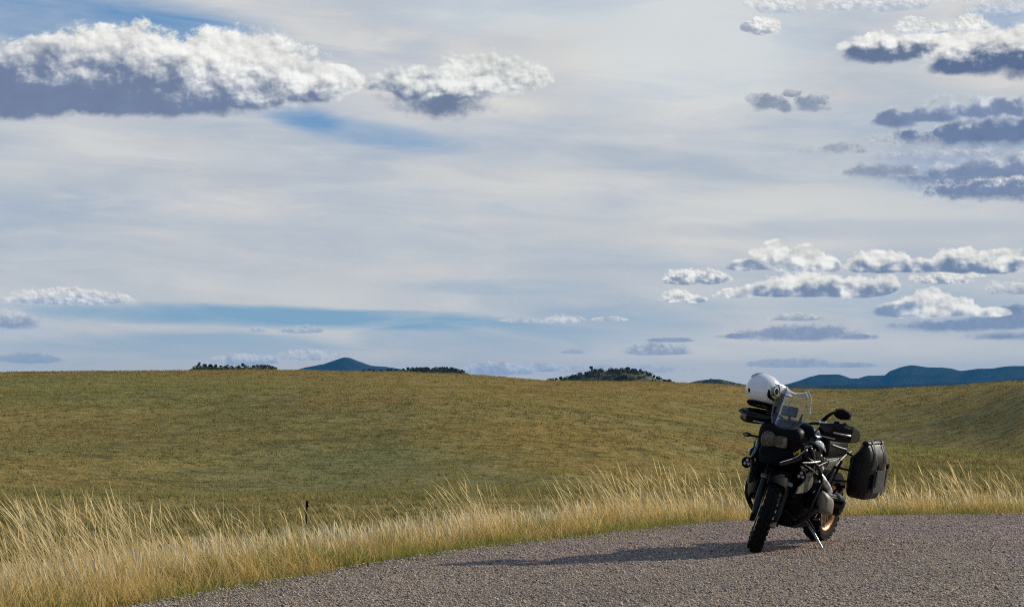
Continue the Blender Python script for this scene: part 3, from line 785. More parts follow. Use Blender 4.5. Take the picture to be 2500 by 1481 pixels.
for x0, y0, rx, ry, col_, k_ in PATCHES:
    w_ = 1 - sstep((((cx - x0) / rx) ** 2 + ((cy - y0) / ry) ** 2 + 0.5 * cm - 0.1) / 1.2)
    w_ = (w_ * k_)[:, None]; cc = np.array(col_)[None]
    c1 = c1 * (1 - w_) + (0.45 * c1 + 0.95 * cc) * w_; c0 = c0 * (1 - w_) + (0.4 * c0 + 0.75 * cc) * w_
parts.append(blades(cx, cy, terrain(cx, cy) - 0.02, hh, lx, ly, rng.uniform(0.014, 0.032, n) * (1 + cr / 90), c0, c1, 2))
v, f, c = join(parts)
tag(link('pasture_grass', np_mesh('pasture_grass', v, f, past_m, c)), kind='stuff')

# ------------------------------------------------------------------ hills and mountains
def hill(name, pts, rc, depth, mat, base_drop, rough=0.0, rs_=(0.9,), kind='structure', seed=1, nr=40, step=2.0):
    """pts: skyline as photograph pixels; a real ridge of that height standing at distance rc"""
    P = np.array(pts, float)
    a = np.arange(P[0, 0], P[-1, 0] + 1, step)
    yk = np.interp(a, P[:, 0], P[:, 1])
    k = np.exp(-np.linspace(-2, 2, 9) ** 2); k /= k.sum()
    yk = np.convolve(np.pad(yk, 4, mode='edge'), k, 'valid')
    zc = CAMZ + (945 - yk) / F * rc
    q = np.linspace(-1.6, 1.6, nr)
    az = np.arctan((a - 1250) / F)
    A, Q = np.meshgrid(az, q, indexing='ij')
    rad = rc + Q * depth
    x, y = np.sin(A) * rad, np.cos(A) * rad
    g = np.exp(-(Q * 1.5) ** 2)
    z = -base_drop + (zc[:, None] + base_drop) * g
    if rough:
        nz = fbm2(x, y, 6.0 / depth, seed) + 0.5 * fbm2(x, y, 15.0 / depth, seed + 1)
        z = z + rough * nz * (1 - np.exp(-(Q / 0.18) ** 2) * 0.85) * np.clip(g, 0.1, 1)
    m, n_ = x.shape
    i = np.arange(m * n_).reshape(m, n_)
    f = np.stack([i[:-1, :-1], i[1:, :-1], i[1:, 1:], i[:-1, 1:]], -1).reshape(-1, 4)
    o = link(name, np_mesh(name, np.stack([x, y, z], -1).reshape(-1, 3), f, mat, smooth=True))
    tag(o, kind=kind)
    zfun = lambda px, fr=0.0: (-base_drop + (np.interp(px, a, zc) + base_drop) * math.exp(-(fr * 1.5) ** 2))
    return o, zfun

fm, nt, b = new_mat('forested mountain')
p = worldpos(nt)
n1 = noise(nt, p, 0.004, 5, 0.6); n2 = noise(nt, p, 0.02, 5, 0.65)
c = mixc(nt, n1.step(0.35, 0.65), (0.016, 0.024, 0.014), (0.035, 0.042, 0.024))
c = mixc(nt, n2.step(0.5, 0.75) * 0.4, c, (0.055, 0.058, 0.035))
nt.links.new(c.k, b.inputs['Base Color']); b.inputs['Roughness'].default_value = 1.0; b.inputs['Specular IOR Level'].default_value = 0.0
bump(nt, b, n2, 0.5, 30.)
km, nt, b = new_mat('rocky scrub knoll')
p = worldpos(nt)
n1 = noise(nt, p, 0.05, 5, 0.65); n2 = noise(nt, p, 0.25, 4, 0.65)
c = mixc(nt, n1.step(0.4, 0.62), (0.035, 0.042, 0.018), (0.12, 0.105, 0.055))
c = mixc(nt, n2.step(0.56, 0.7) * 0.8, c, (0.26, 0.22, 0.17))
nt.links.new(c.k, b.inputs['Base Color']); b.inputs['Roughness'].default_value = 1.0; b.inputs['Specular IOR Level'].default_value = 0.0
bump(nt, b, n2, 0.8, 1.5)

hill('blue_mountain', [(560, 955), (640, 925), (715, 903), (745, 895), (790, 888), (815, 880), (838, 872.5), (853, 873), (875, 882), (905, 892), (940, 894), (985, 901), (1040, 904), (1150, 925), (1300, 950)], 9000, 900, fm, 24, 14, seed=31)
hill('mountain_range', [(1750, 975), (1850, 955), (1925, 938), (1950, 930), (1975, 920), (2000, 916), (2030, 916.5), (2050, 920), (2075, 926), (2105, 922), (2125, 917), (2160, 916), (2172, 905), (2200, 896), (2225, 892), (2265, 897), (2300, 896.5), (2320, 899), (2345, 906), (2385, 900), (2420, 900), (2460, 894), (2500, 893), (2600, 889), (2750, 896), (2950, 920)], 9000, 1000, fm, 24, 16, seed=37)
hill('foothill', [(1750, 965), (1850, 945), (1925, 937), (2000, 938), (2100, 939), (2200, 938), (2300, 935), (2420, 930), (2550, 920), (2700, 930)], 5200, 420, fm, 22, 5, seed=41)
_, zk_spur = hill('wooded_spur', [(800, 935), (870, 906), (920, 904.5), (980, 903.5), (1040, 902.5), (1080, 901.5), (1110, 904), (1135, 911), (1155, 919), (1200, 935)], 1250, 90, km, 14, 0.8, seed=43)
_, zk_rock = hill('rocky_knoll', [(420, 925), (455, 904), (470, 899), (485, 895), (520, 894), (545, 896), (580, 895.5), (610, 896), (640, 894), (665, 896), (680, 901), (720, 915)], 950, 70, km, 12, 0.6, seed=44)
_, zk_main = hill('scrub_knoll', [(1270, 955), (1325, 935), (1345, 929), (1390, 924), (1420, 914), (1445, 906.5), (1480, 905), (1520, 904), (1560, 908), (1590, 918), (1612, 928), (1640, 935), (1680, 942), (1720, 955)], 1150, 95, km, 14, 1.2, seed=45)
_, zk_low = hill('low_green_knoll', [(1600, 958), (1640, 943), (1680, 934), (1705, 928), (1730, 925.5), (1755, 925), (1775, 929), (1800, 935), (1830, 940), (1880, 950)], 2300, 150, km, 16, 1.6, seed=46)

# scrub woodland that reads as one mass on the far knolls
leaf_m, nt, b = new_mat('far foliage')
at = nt.nodes.new('ShaderNodeAttribute'); at.attribute_name = 'tint'
nt.links.new(at.outputs['Color'], b.inputs['Base Color']); b.inputs['Roughness'].default_value = 0.9; b.inputs['Specular IOR Level'].default_value = 0.1
bark_m = simple('bark', (0.05, 0.04, 0.03), 0.9, scale=6.0)

def leaf_cloud(cx, cy, cz, rx, rz, n, size):
    """leaf clumps in flattened ellipsoids; arrays of crowns"""
    m = len(cx)
    d = rng.normal(0, 1, (m, n, 3)); d /= np.linalg.norm(d, axis=2)[..., None]
    d *= rng.uniform(0.35, 1.05, (m, n, 1)) ** 0.6
    P = np.stack([cx[:, None] + d[..., 0] * rx[:, None], cy[:, None] + d[..., 1] * rx[:, None], cz[:, None] + d[..., 2] * rz[:, None]], -1).reshape(-1, 3)
    s = np.repeat(size, n)[:, None] * rng.uniform(0.5, 1.3, (m * n, 1))
    a = rng.normal(0, 1, (m * n, 3)); a /= np.linalg.norm(a, axis=1)[:, None]
    b_ = np.cross(a, rng.normal(0, 1, (m * n, 3))); b_ /= np.linalg.norm(b_, axis=1)[:, None]
    v = np.stack([P + a * s, P + b_ * s, P - a * s, P - b_ * s], 1).reshape(-1, 3)
    f = np.arange(m * n * 4).reshape(-1, 4)
    k = np.clip(rng.normal(0.4, 0.3, m * n), 0, 1)
    c = np.ones((m * n, 4, 4)); c[..., :3] = lerpc((0.022, 0.030, 0.012), (0.075, 0.085, 0.03), k)[:, None]
    return v, f, c.reshape(-1, 4)

def scatter_scrub(name, px0, px1, rc, depth, zf, n, r0, r1, frs=(-0.75, 0.15)):
    px = rng.uniform(px0, px1, n); fr = rng.uniform(frs[0], frs[1], n)
    rad = rc + fr * depth; az = np.arctan((px - 1250) / F)
    z = np.array([zf(a, b_) for a, b_ in zip(px, fr)])
    rx = rng.uniform(r0, r1, n)
    v, f, c = leaf_cloud(np.sin(az) * rad, np.cos(az) * rad, z + rx * 0.55, rx, rx * 0.75, 46, rx * 0.22)
    tag(link(name, np_mesh(name, v, f, leaf_m, c)), kind='stuff')
scatter_scrub('scrub_on_knoll', 1335, 1640, 1150, 95, zk_main, 330, 0.7, 1.7)
scatter_scrub('woodland_on_spur', 1000, 1140, 1250, 90, zk_spur, 240, 0.8, 1.8)
scatter_scrub('scrub_on_rocky_knoll', 470, 675, 950, 70, zk_rock, 260, 0.4, 1.0)
scatter_scrub('scrub_on_low_knoll', 1640, 1815, 2300, 150, zk_low, 130, 1.2, 2.6, (-0.8, -0.2))

# the trees that stand out on the skylines
def tree(px, rc, zf, hpx, wpx, label, group=None, trunk_fr=0.22, fr=0.0, depth=80):
    az = math.atan((px - 1250) / F); rad = rc + fr * depth
    s = rc / F
    h, w = hpx * s, wpx * s
    x, y, z = math.sin(az) * rad, math.cos(az) * rad, float(zf(px, fr)) - 0.15
    t = empty('scrub_tree', (x, y, z)); tag(t, label, 'tree', group)
    mb = MB()
    bend = random.uniform(-0.1, 0.1) * h
    mb.tube([(0, 0, -0.3), (bend * 0.5, 0, h * 0.3), (bend, 0, h * 0.7)], [w * 0.07, w * 0.055, w * 0.02], 6, 3)
    for k in range(3):
        a = random.uniform(0, 6.28)
        mb.tube([(bend * 0.6, 0, h * 0.35), (bend + math.cos(a) * w * 0.3, math.sin(a) * w * 0.3, h * 0.7)], [w * 0.035, w * 0.012], 5, 0)
    mb.build('trunk', bark_m, t)
    m = 7
    a = rng.uniform(0, 6.28, m); q = rng.uniform(0, 0.32, m) * w
    w *= 1.15; zc = h * (trunk_fr + (1 - trunk_fr) * rng.uniform(0.15, 0.75, m))
    v, f, c = leaf_cloud(bend + np.cos(a) * q, np.sin(a) * q, zc, np.full(m, w * 0.26), np.full(m, h * (1 - trunk_fr) * 0.28), 60, np.full(m, w * 0.07))
    link('crown', np_mesh('crown', v, f, leaf_m, c), t)

tree(487, 950, zk_rock, 13, 9, 'taller round tree at the left end of the low rocky knoll')
tree(593, 950, zk_rock, 11, 9, 'lone dark tree in the middle of the low rocky knoll')
G1 = 'small trees along the rocky knoll'
for px, h, w in ((503, 9, 9), (514, 8, 10), (527, 8, 9), (538, 6, 7), (553, 5, 8), (567, 5, 8), (580, 4, 7), (620, 5, 9), (630, 8, 8), (638, 7, 7), (648, 7, 9), (657, 7, 8), (665, 5, 7), (674, 4, 7)):
    tree(px, 950, zk_rock, h * 0.8, w * 1.1, 'small dark tree among the short trees along the low rocky knoll', G1, 0.03)
G2 = 'trees along the foot of the blue peak'
for px, h, w in ((788, 4, 9), (806, 4, 10), (832, 4, 9), (848, 4, 9), (888, 4, 8), (902, 6, 9), (912, 5, 9), (930, 4, 10), (947, 5, 9), (955, 6, 8), (968, 5, 9), (985, 6, 9), (996, 9, 9), (1008, 10, 9), (1018, 9, 9), (1027, 8, 9), (1036, 8, 9), (1046, 7, 9), (1058, 6, 9), (1073, 8, 6), (1090, 5, 9), (1110, 4, 8)):
    tree(px, 1250, zk_spur, h, w, 'small dark tree in the row running right from below the blue peak', G2, 0.03)
tree(1445, 1150, zk_main, 15, 12, 'lone tree with a bare trunk at the left shoulder of the dark scrub knoll', trunk_fr=0.5)
tree(1533, 1150, zk_main, 11, 16, 'broad tree on the flat top of the dark scrub knoll')
tree(1514, 1150, zk_main, 9, 4, 'thin upright tree on the scrub knoll, right of a slim pair')
tree(1505, 1150, zk_main, 7, 4, 'thin short tree on the dark scrub knoll, left of a slim pair')
G3 = 'trees down the flanks of the scrub knoll'
for px, h, w in ((1345, 6, 11), (1356, 9, 8), (1370, 9, 10), (1382, 6, 9), (1390, 6, 11), (1405, 6, 10), (1488, 5, 10), (1545, 9, 11), (1553, 9, 10), (1562, 10, 10), (1571, 9, 10), (1579, 9, 9), (1588, 9, 10), (1597, 8, 10), (1605, 8, 10), (1622, 7, 11), (1632, 6, 11), (1645, 6, 10), (1660, 5, 12)):
    tree(px, 1150, zk_main, h, w, 'bushy dark tree among those down the sides of the scrub knoll', G3, 0.03)

# ------------------------------------------------------------------ haze
hm = bpy.data.materials.new('thin blue air'); hm.use_nodes = True
nt = hm.node_tree; nt.nodes.clear()
o_ = nt.nodes.new('ShaderNodeOutputMaterial'); pv = nt.nodes.new('ShaderNodeVolumePrincipled')
pv.inputs['Color'].default_value = (0.05, 0.30, 0.70, 1); pv.inputs['Density'].default_value = 4.4e-5; pv.inputs['Anisotropy'].default_value = 0.1
nt.links.new(pv.outputs[0], o_.inputs['Volume'])
mb = MB(); mb.box((0, 0, 70), (30000, 30000, 200))
hz = mb.build('haze', hm, smooth=False); tag(hz, kind='stuff')

# ------------------------------------------------------------------ materials of the motorcycle
BLACK = simple('black plastic', (0.003, 0.003, 0.0034), 0.5, scale=25, spec=0.09)
MATT = simple('matt black plastic', (0.0035, 0.0035, 0.004), 0.7, scale=25, spec=0.06)
GLOSS = simple('black gloss paint', (0.003, 0.003, 0.0034), 0.2, coat=0.16, scale=12, spec=0.14)
RUBBER = simple('tyre rubber', (0.006, 0.0055, 0.005), 0.85, scale=60, spec=0.15, bumpd=0.002)
STEEL = simple('brushed steel', (0.55, 0.54, 0.52), 0.3, 1.0, scale=60)
DARKST = simple('black coated steel tube', (0.006, 0.006, 0.0065), 0.42, coat=0.06, scale=60, spec=0.22)
GREY = simple('grey painted alloy', (0.20, 0.20, 0.185), 0.35, 0.4, scale=30)
TAN = simple('dusty olive grey paint', (0.17, 0.155, 0.115), 0.5, 0.1, scale=30)
WHITE = simple('white paint', (0.72, 0.72, 0.71), 0.25, coat=0.5, scale=20, var=0.05)
GOLD = simple('gold anodised rim', (0.62, 0.30, 0.11), 0.3, 0.9, scale=40)
SEAT = simple('black vinyl', (0.008, 0.008, 0.008), 0.4, scale=160, spec=0.3, bumpd=0.0006)
FABRIC = simple('black tarpaulin', (0.005, 0.0047, 0.0047), 0.36, scale=50, spec=0.3, bumpd=0.005)
REFL = simple('headlight reflector', (0.55, 0.48, 0.36), 0.18, 0.9, scale=30)
YELLOW = simple('yellow sticker', (0.72, 0.47, 0.03), 0.5, scale=60, var=0.1)
INK = simple('dark red print', (0.10, 0.008, 0.006), 0.5)
SCREEN = simple('display glass', (0.012, 0.03, 0.035), 0.08, scale=30)
GREYINK = simple('pale grey print', (0.42, 0.42, 0.41), 0.5)

def clear(name, tint, gl=0.06, extra=0.0, rough=0.02, diff=(0.8, 0.8, 0.8)):
    m = bpy.data.materials.new(name); m.use_nodes = True; nt = m.node_tree; nt.nodes.clear()
    o = nt.nodes.new('ShaderNodeOutputMaterial'); a = nt.nodes.new('ShaderNodeMixShader'); b = nt.nodes.new('ShaderNodeMixShader')
    t = nt.nodes.new('ShaderNodeBsdfTransparent'); t.inputs[0].default_value = (*tint, 1)
    g = nt.nodes.new('ShaderNodeBsdfGlossy'); g.inputs['Roughness'].default_value = rough
    fr = nt.nodes.new('ShaderNodeFresnel'); fr.inputs[0].default_value = 1.4
    d = nt.nodes.new('ShaderNodeMixShader'); d.inputs[0].default_value = 0.75
    d1 = nt.nodes.new('ShaderNodeBsdfDiffuse'); d1.inputs[0].default_value = (*diff, 1)
    d2 = nt.nodes.new('ShaderNodeBsdfTranslucent'); d2.inputs[0].default_value = (*diff, 1)
    nt.links.new(d1.outputs[0], d.inputs[1]); nt.links.new(d2.outputs[0], d.inputs[2])
    nt.links.new(fr.outputs[0], a.inputs[0]); nt.links.new(t.outputs[0], a.inputs[1]); nt.links.new(g.outputs[0], a.inputs[2])
    b.inputs[0].default_value = extra
    nt.links.new(a.outputs[0], b.inputs[1]); nt.links.new(d.outputs[0], b.inputs[2]); nt.links.new(b.outputs[0], o.inputs[0])
    return m
GLASS = clear('clear screen plastic', (0.95, 0.955, 0.94), extra=0.02)
PALE_SHINE = clear('painted screen shine', (0.9, 0.92, 0.95), extra=0.8, diff=(0.86, 0.88, 0.93))  # reflected sky and bright edges of the screen, put into a milky colour
LENS = clear('lamp cover', (0.70, 0.64, 0.52), extra=0.45, diff=(0.55, 0.50, 0.40))  # brown reflection of the gravel put into the cover's diffuse colour
VISOR = clear('visor plastic', (0.62, 0.68, 0.52), extra=0.12, diff=(0.7, 0.74, 0.6))

# ------------------------------------------------------------------ the motorcycle (x forward, y to its left, z up)
PA, PB = Vector((2.12, 17.81, 0)), Vector((2.84, 19.13, 0))
FW = (PA - PB).normalized(); MID = (PA + PB) / 2
bike = empty('touring_motorcycle', MID, (0, 0, 0))
YAW = math.atan2(FW.y, FW.x); LEAN = R(10)
BM = Matrix.Rotation(YAW, 4, 'Z') @ Matrix.Rotation(-LEAN, 4, 'X')
bike.rotation_euler = BM.to_euler()
tag(bike, 'black adventure motorcycle with tall clear windscreen leaning on its side stand on the gravel road', 'motorcycle')
AXP = Vector((0.36, 0, 1.05)); AXD = Vector((-0.42, 0, 0.907)).normalized()
S = Matrix.Translation(AXP) @ Matrix.Rotation(R(24), 4, AXD) @ Matrix.Translation(-AXP)

def wheel(name, cx, cz, Rt, wt, Rr, knobs, xf=None):
    c = (cx, 0, cz); mb = MB()
    hw = wt * 0.40
    mb.lathe([(Rr, -hw), (Rr + 0.012, -hw), (Rr - 0.004, -hw + 0.02), (Rr - 0.022, -hw * 0.4), (Rr - 0.022, hw * 0.4), (Rr - 0.004, hw - 0.02), (Rr + 0.012, hw), (Rr, hw), (Rr - 0.014, hw - 0.01), (Rr - 0.034, hw * 0.4), (Rr - 0.034, -hw * 0.4), (Rr - 0.014, -hw + 0.01)], c, (0, 1, 0), 48)
    w_ = mb.build(name, GOLD, bike, xf)
    mb = MB(); H = wt / 2
    prof = [(Rr, -hw), (Rr + 0.03, -H * 0.98), (Rt - 0.05, -H), (Rt - 0.018, -H * 0.86), (Rt - 0.004, -H * 0.5), (Rt, 0), (Rt - 0.004, H * 0.5), (Rt - 0.018, H * 0.86), (Rt - 0.05, H), (Rr + 0.03, H * 0.98), (Rr, hw)]
    mb.lathe(prof, c, (0, 1, 0), 64)
    for k in range(knobs):
        a = 2 * math.pi * k / knobs
        for j, (yy_, tilt) in enumerate(((-H * 0.80, -0.55), (-H * 0.28, -0.12), (H * 0.28, 0.12), (H * 0.80, 0.55))):
            aa_ = a + (math.pi / knobs if j % 2 else 0)
            rr2 = Rt - 0.002 - (0.02 if abs(yy_) > H * 0.5 else 0.0)
            rot = Matrix.Rotation(aa_, 3, 'Y') @ Matrix.Rotation(-tilt, 3, 'X')
            pos = Vector((cx, 0, cz)) + Matrix.Rotation(aa_, 3, 'Y') @ Vector((0, yy_, rr2))
            mb.box(pos, (2 * math.pi * Rt / knobs * 0.55, H * 0.42, 0.022), rot)
    mb.build('tyre', RUBBER, w_, xf)
    mb = MB()
    mb.lathe([(0.0, -0.06), (0.045, -0.06), (0.05, -0.03), (0.03, 0.0), (0.05, 0.03), (0.045, 0.06), (0.0, 0.06)], c, (0, 1, 0), 20, closed=False)
    mb.build('hub', DARKST, w_, xf)
    mb = MB()
    for k in range(20):
        a = 2 * math.pi * k / 20; a2 = a + (0.42 if k % 2 else -0.42)
        sd_ = 1 if (k // 2) % 2 else -1
        p0 = Vector((cx + math.cos(a2) * 0.045, sd_ * 0.05, cz + math.sin(a2) * 0.045)); p1 = Vector((cx + math.cos(a) * (Rr - 0.02), sd_ * hw * 0.75, cz + math.sin(a) * (Rr - 0.02)))
        mb.tube([p0, p1], 0.003, 5, 0)
    mb.build('spoke_set', STEEL, w_, xf)
    return w_
fwheel = wheel('front_wheel', 0.752, 0.345, 0.345, 0.117, 0.235, 34, S)
for s_ in (-1, 1):
    mb = MB(); mb.lathe([(0.09, 0.069 * s_ - 0.0025), (0.153, 0.069 * s_ - 0.0025), (0.153, 0.069 * s_ + 0.0025), (0.09, 0.069 * s_ + 0.0025)], (0.752, 0, 0.345), (0, 1, 0), 40)
    mb.build('brake_disc', STEEL, fwheel, S)
rwheel = wheel('rear_wheel', -0.752, 0.318, 0.318, 0.165, 0.212, 30)

# fork, fender
for s_ in (-1, 1):
    mb = MB()
    mb.tube([(0.752, s_ * 0.095, 0.335), (0.735, s_ * 0.098, 0.40), (0.625, s_ * 0.10, 0.64)], [0.026, 0.031, 0.033], 14, 0)
    mb.tube([(0.625, s_ * 0.10, 0.64), (0.40, s_ * 0.10, 1.09)], 0.022, 14, 0)
    mb.box((0.752, s_ * 0.095, 0.335), (0.07, 0.04, 0.07), bev=0.012)
    fk = mb.build('fork_leg', DARKST, bike, S)
    mb = MB(); mb.box((0.668, s_ * 0.115, 0.638), (0.02, 0.058, 0.036), Matrix.Rotation(R(-24), 3, 'Y'), bev=0.007)
    mb.build('reflector', GREY, fk, S)
    mb = MB(); mb.box((0.70, s_ * 0.095, 0.30), (0.06, 0.045, 0.13), Matrix.Rotation(R(-20), 3, 'Y'), bev=0.014)
    mb.build('brake_caliper', GREY if s_ > 0 else BLACK, fk, S)
mb = MB()
mb.lathe([(0.372, -0.075), (0.384, -0.045), (0.39, 0), (0.384, 0.045), (0.372, 0.075), (0.33, 0.088), (0.328, 0.084), (0.368, 0.071), (0.379, 0.042), (0.385, 0), (0.379, -0.042), (0.368, -0.071), (0.328, -0.084), (0.33, -0.088)], (0.752, 0, 0.345), (0, 1, 0), 30, R(205), R(352))
mb.build('front_mudguard', MATT, bike, S)
mb = MB(); mb.box((0.43, 0, 0.985), (0.09, 0.25, 0.045), bev=0.015); mb.tube([(0.46, 0, 0.95), (0.40, 0, 1.06)], 0.04, 12, 0)
mb.build('fork_bridge', BLACK, bike, S)
mb = MB(); mb.box((0.60, 0, 0.70), (0.07, 0.24, 0.05), bev=0.015); mb.build('fork_bridge', BLACK, bike, S)

# beak and nose fairing
mb = MB()
mb.loft([ring(0.95, 0, 0.79, 0.022, 0.008), ring(0.90, 0, 0.80, 0.05, 0.02), ring(0.85, 0, 0.82, 0.085, 0.04), ring(0.76, 0, 0.865, 0.13, 0.07), ring(0.64, 0, 0.865, 0.165, 0.11), ring(0.52, 0, 0.855, 0.18, 0.14)])
mb.build('beak', MATT, bike, sub=1)
mb = MB()
mb.loft([ring(0.705, 0.0, 0.985, 0.165, 0.085, 4), ring(0.66, 0.0, 1.0, 0.20, 0.115, 4), ring(0.58, 0, 1.0, 0.215, 0.135, 3.5), ring(0.46, 0, 0.99, 0.20, 0.12, 3)])
fair = mb.build('nose_fairing', BLACK, bike, sub=1)
mb = MB()
mb.box((0.42, 0, 0.74), (0.30, 0.44, 0.30), bev=0.03); mb.box((0.46, 0, 0.56), (0.12, 0.30, 0.14), bev=0.03)
mb.loft([ring(0.57, 0, 0.74, 0.20, 0.15, 5), ring(0.53, 0, 0.74, 0.215, 0.16, 5), ring(0.50, 0, 0.74, 0.20, 0.15, 5)])
mb.build('radiator', MATT, bike)

# headlight: big round lamp on its right, smaller rectangular one on its left
mb = MB()
mb.loft([ring(0.735, -0.062, 0.972, 0.066, 0.075, 2.4), ring(0.70, -0.062, 0.972, 0.07, 0.08, 2.4)])
mb.loft([ring(0.735, 0.055, 0.972, 0.056, 0.05, 5), ring(0.70, 0.055, 0.972, 0.06, 0.055, 5)])
hl = mb.build('headlight', BLACK, bike)
def bowl(c, r, mat=REFL):
    m_ = MB(); m_.lathe([(r, 0.0), (r * 0.9, -0.008), (r * 0.6, -0.02), (r * 0.25, -0.03), (0.0, -0.032), (0.0, -0.036), (r * 0.65, -0.026), (r * 1.03, -0.004)], c, (1, 0, 0), 24)
    m_.lathe([(0.0, 0.004), (r * 0.22, 0.001), (r * 0.3, -0.012), (0.0, -0.02)], c, (1, 0, 0), 14, closed=False)
    return m_.build('reflector', mat, hl)
bowl((0.752, -0.066, 1.005), 0.038); bowl((0.752, -0.062, 0.938), 0.04); bowl((0.75, 0.045, 0.972), 0.032)
mb = MB(); mb.box((0.74, 0.085, 0.972), (0.012, 0.03, 0.07), bev=0.004); mb.box((0.74, 0.04, 0.932), (0.012, 0.1, 0.014), bev=0.004)
mb.build('lamp_trim', REFL, hl)
mb = MB()
mb.loft([ring(0.738, -0.062, 0.972, 0.066, 0.076, 2.4), ring(0.758, -0.062, 0.972, 0.063, 0.073, 2.4), ring(0.772, -0.062, 0.972, 0.045, 0.055, 2.4)])
mb.loft([ring(0.738, 0.057, 0.972, 0.056, 0.052, 5), ring(0.762, 0.055, 0.972, 0.052, 0.047, 5)])
mb.build('lens', LENS, hl)
# turn signals
for s_ in (-1, 1):
    mb = MB()
    mb.tube([(0.66, s_ * 0.19, 0.97), (0.68, s_ * 0.25, 0.972)], 0.009, 8, 0)
    mb.loft([ring(0.715, s_ * 0.285, 0.975, 0.026, 0.010, 2.2), ring(0.70, s_ * 0.285, 0.975, 0.038, 0.020, 2.0), ring(0.67, s_ * 0.285, 0.975, 0.034, 0.018, 2.0), ring(0.655, s_ * 0.285, 0.975, 0.012, 0.006, 2.0)])
    ts_ = mb.build('turn_signal', BLACK, bike)
    mb = MB(); mb.loft([ring(0.722, s_ * 0.285, 0.975, 0.018, 0.007, 2.2), ring(0.712, s_ * 0.285, 0.975, 0.026, 0.011, 2.2)])
    mb.build('lens', GREY, ts_)

# windscreen
LEFT = [(-0.04, 1.075), (-0.085, 1.10), (-0.125, 1.17), (-0.152, 1.25), (-0.142, 1.32), (-0.11, 1.385), (-0.072, 1.435)]
RIGHT = [(0.085, 1.085), (0.13, 1.10), (0.182, 1.17), (0.205, 1.24), (0.188, 1.32), (0.172, 1.385), (0.135, 1.432)]
def pl(P, t):
    k = min(int(t * (len(P) - 1)), len(P) - 2); u = t * (len(P) - 1) - k
    return P[k][0] * (1 - u) + P[k + 1][0] * u, P[k][1] * (1 - u) + P[k + 1][1] * u
def scr(s, t, off=0.0):
    (ya, za), (yb, zb) = pl(LEFT, s), pl(RIGHT, s)
    y = ya + (yb - ya) * t; z = za + (zb - za) * t
    z -= 0.032 * max(0, (s - 0.75) / 0.25) ** 1.3 * math.sin(math.pi * min(1, max(0, (t - 0.08) / 0.88))) ** 0.6
    x = 0.70 - (z - 1.06) * 0.52 - ((y - 0.03) ** 2) * 2.2 + off
    return (x, y, z)
NS, NT = 24, 16
mb = MB(); mb.grid([[scr(i / NS, j / NT) for j in range(NT + 1)] for i in range(NS + 1)], 0.004)
ws = mb.build('windscreen', GLASS, bike)
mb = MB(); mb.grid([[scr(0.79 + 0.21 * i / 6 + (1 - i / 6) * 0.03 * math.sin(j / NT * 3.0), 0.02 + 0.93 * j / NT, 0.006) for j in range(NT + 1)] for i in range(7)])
mb.build('lip_reflection', PALE_SHINE, ws)  # bright reflection on the top of the screen, added as a pale sheet
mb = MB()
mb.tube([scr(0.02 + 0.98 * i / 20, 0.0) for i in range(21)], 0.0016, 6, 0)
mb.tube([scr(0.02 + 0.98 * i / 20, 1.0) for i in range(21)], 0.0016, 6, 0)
mb.build('edge_glint', PALE_SHINE, ws)  # light caught along the sides of the screen, added as pale beads
mb = MB()
mb.tube([(0.60, 0.115, 1.09), (0.575, 0.135, 1.17), (0.555, 0.14, 1.23)], [0.014, 0.012, 0.006], 8, 3)
mb.tube([(0.60, -0.085, 1.09), (0.575, -0.105, 1.17), (0.555, -0.115, 1.25)], [0.014, 0.015, 0.012], 8, 3)
mb.tube([(0.58, -0.10, 1.13), (0.59, 0.02, 1.12), (0.58, 0.13, 1.13)], 0.008, 8, 4)
mb.build('screen_bracket', BLACK, bike)
mb = MB(); mb.tube([(0.52, -0.03, 1.24), (0.50, 0.015, 1.36)], 0.004, 6, 0); mb.build('aerial', GREYINK, bike)
mb = MB(); mb.tube([(0.55, 0.205, 1.235), (0.53, 0.155, 1.30), (0.53, 0.175, 1.312)], 0.005, 6, 0)
mb.build('screen_stay', GREYINK, bike)
mb = MB(); mb.loft([ring(0.54, 0.13, 1.06, 0.15, 0.03, 3), ring(0.46, 0.05, 1.11, 0.19, 0.05, 3), ring(0.40, 0.02, 1.12, 0.16, 0.04, 3)])
mb.build('dashboard', BLACK, bike, sub=1)
mb = MB(); mb.box((0.50, 0.0, 1.228), (0.022, 0.145, 0.09), Matrix.Rotation(R(-18), 3, 'Y'), bev=0.006)
disp = mb.build('display_unit', BLACK, bike)
mb = MB(); mb.box((0.513, 0.0, 1.232), (0.004, 0.13, 0.075), Matrix.Rotation(R(-18), 3, 'Y')); mb.build('display_panel', SCREEN, disp)
mb = MB(); mb.tube([(0.49, 0, 1.19), (0.45, 0, 1.12)], 0.012, 8, 0); mb.build('mount_arm', BLACK, disp)

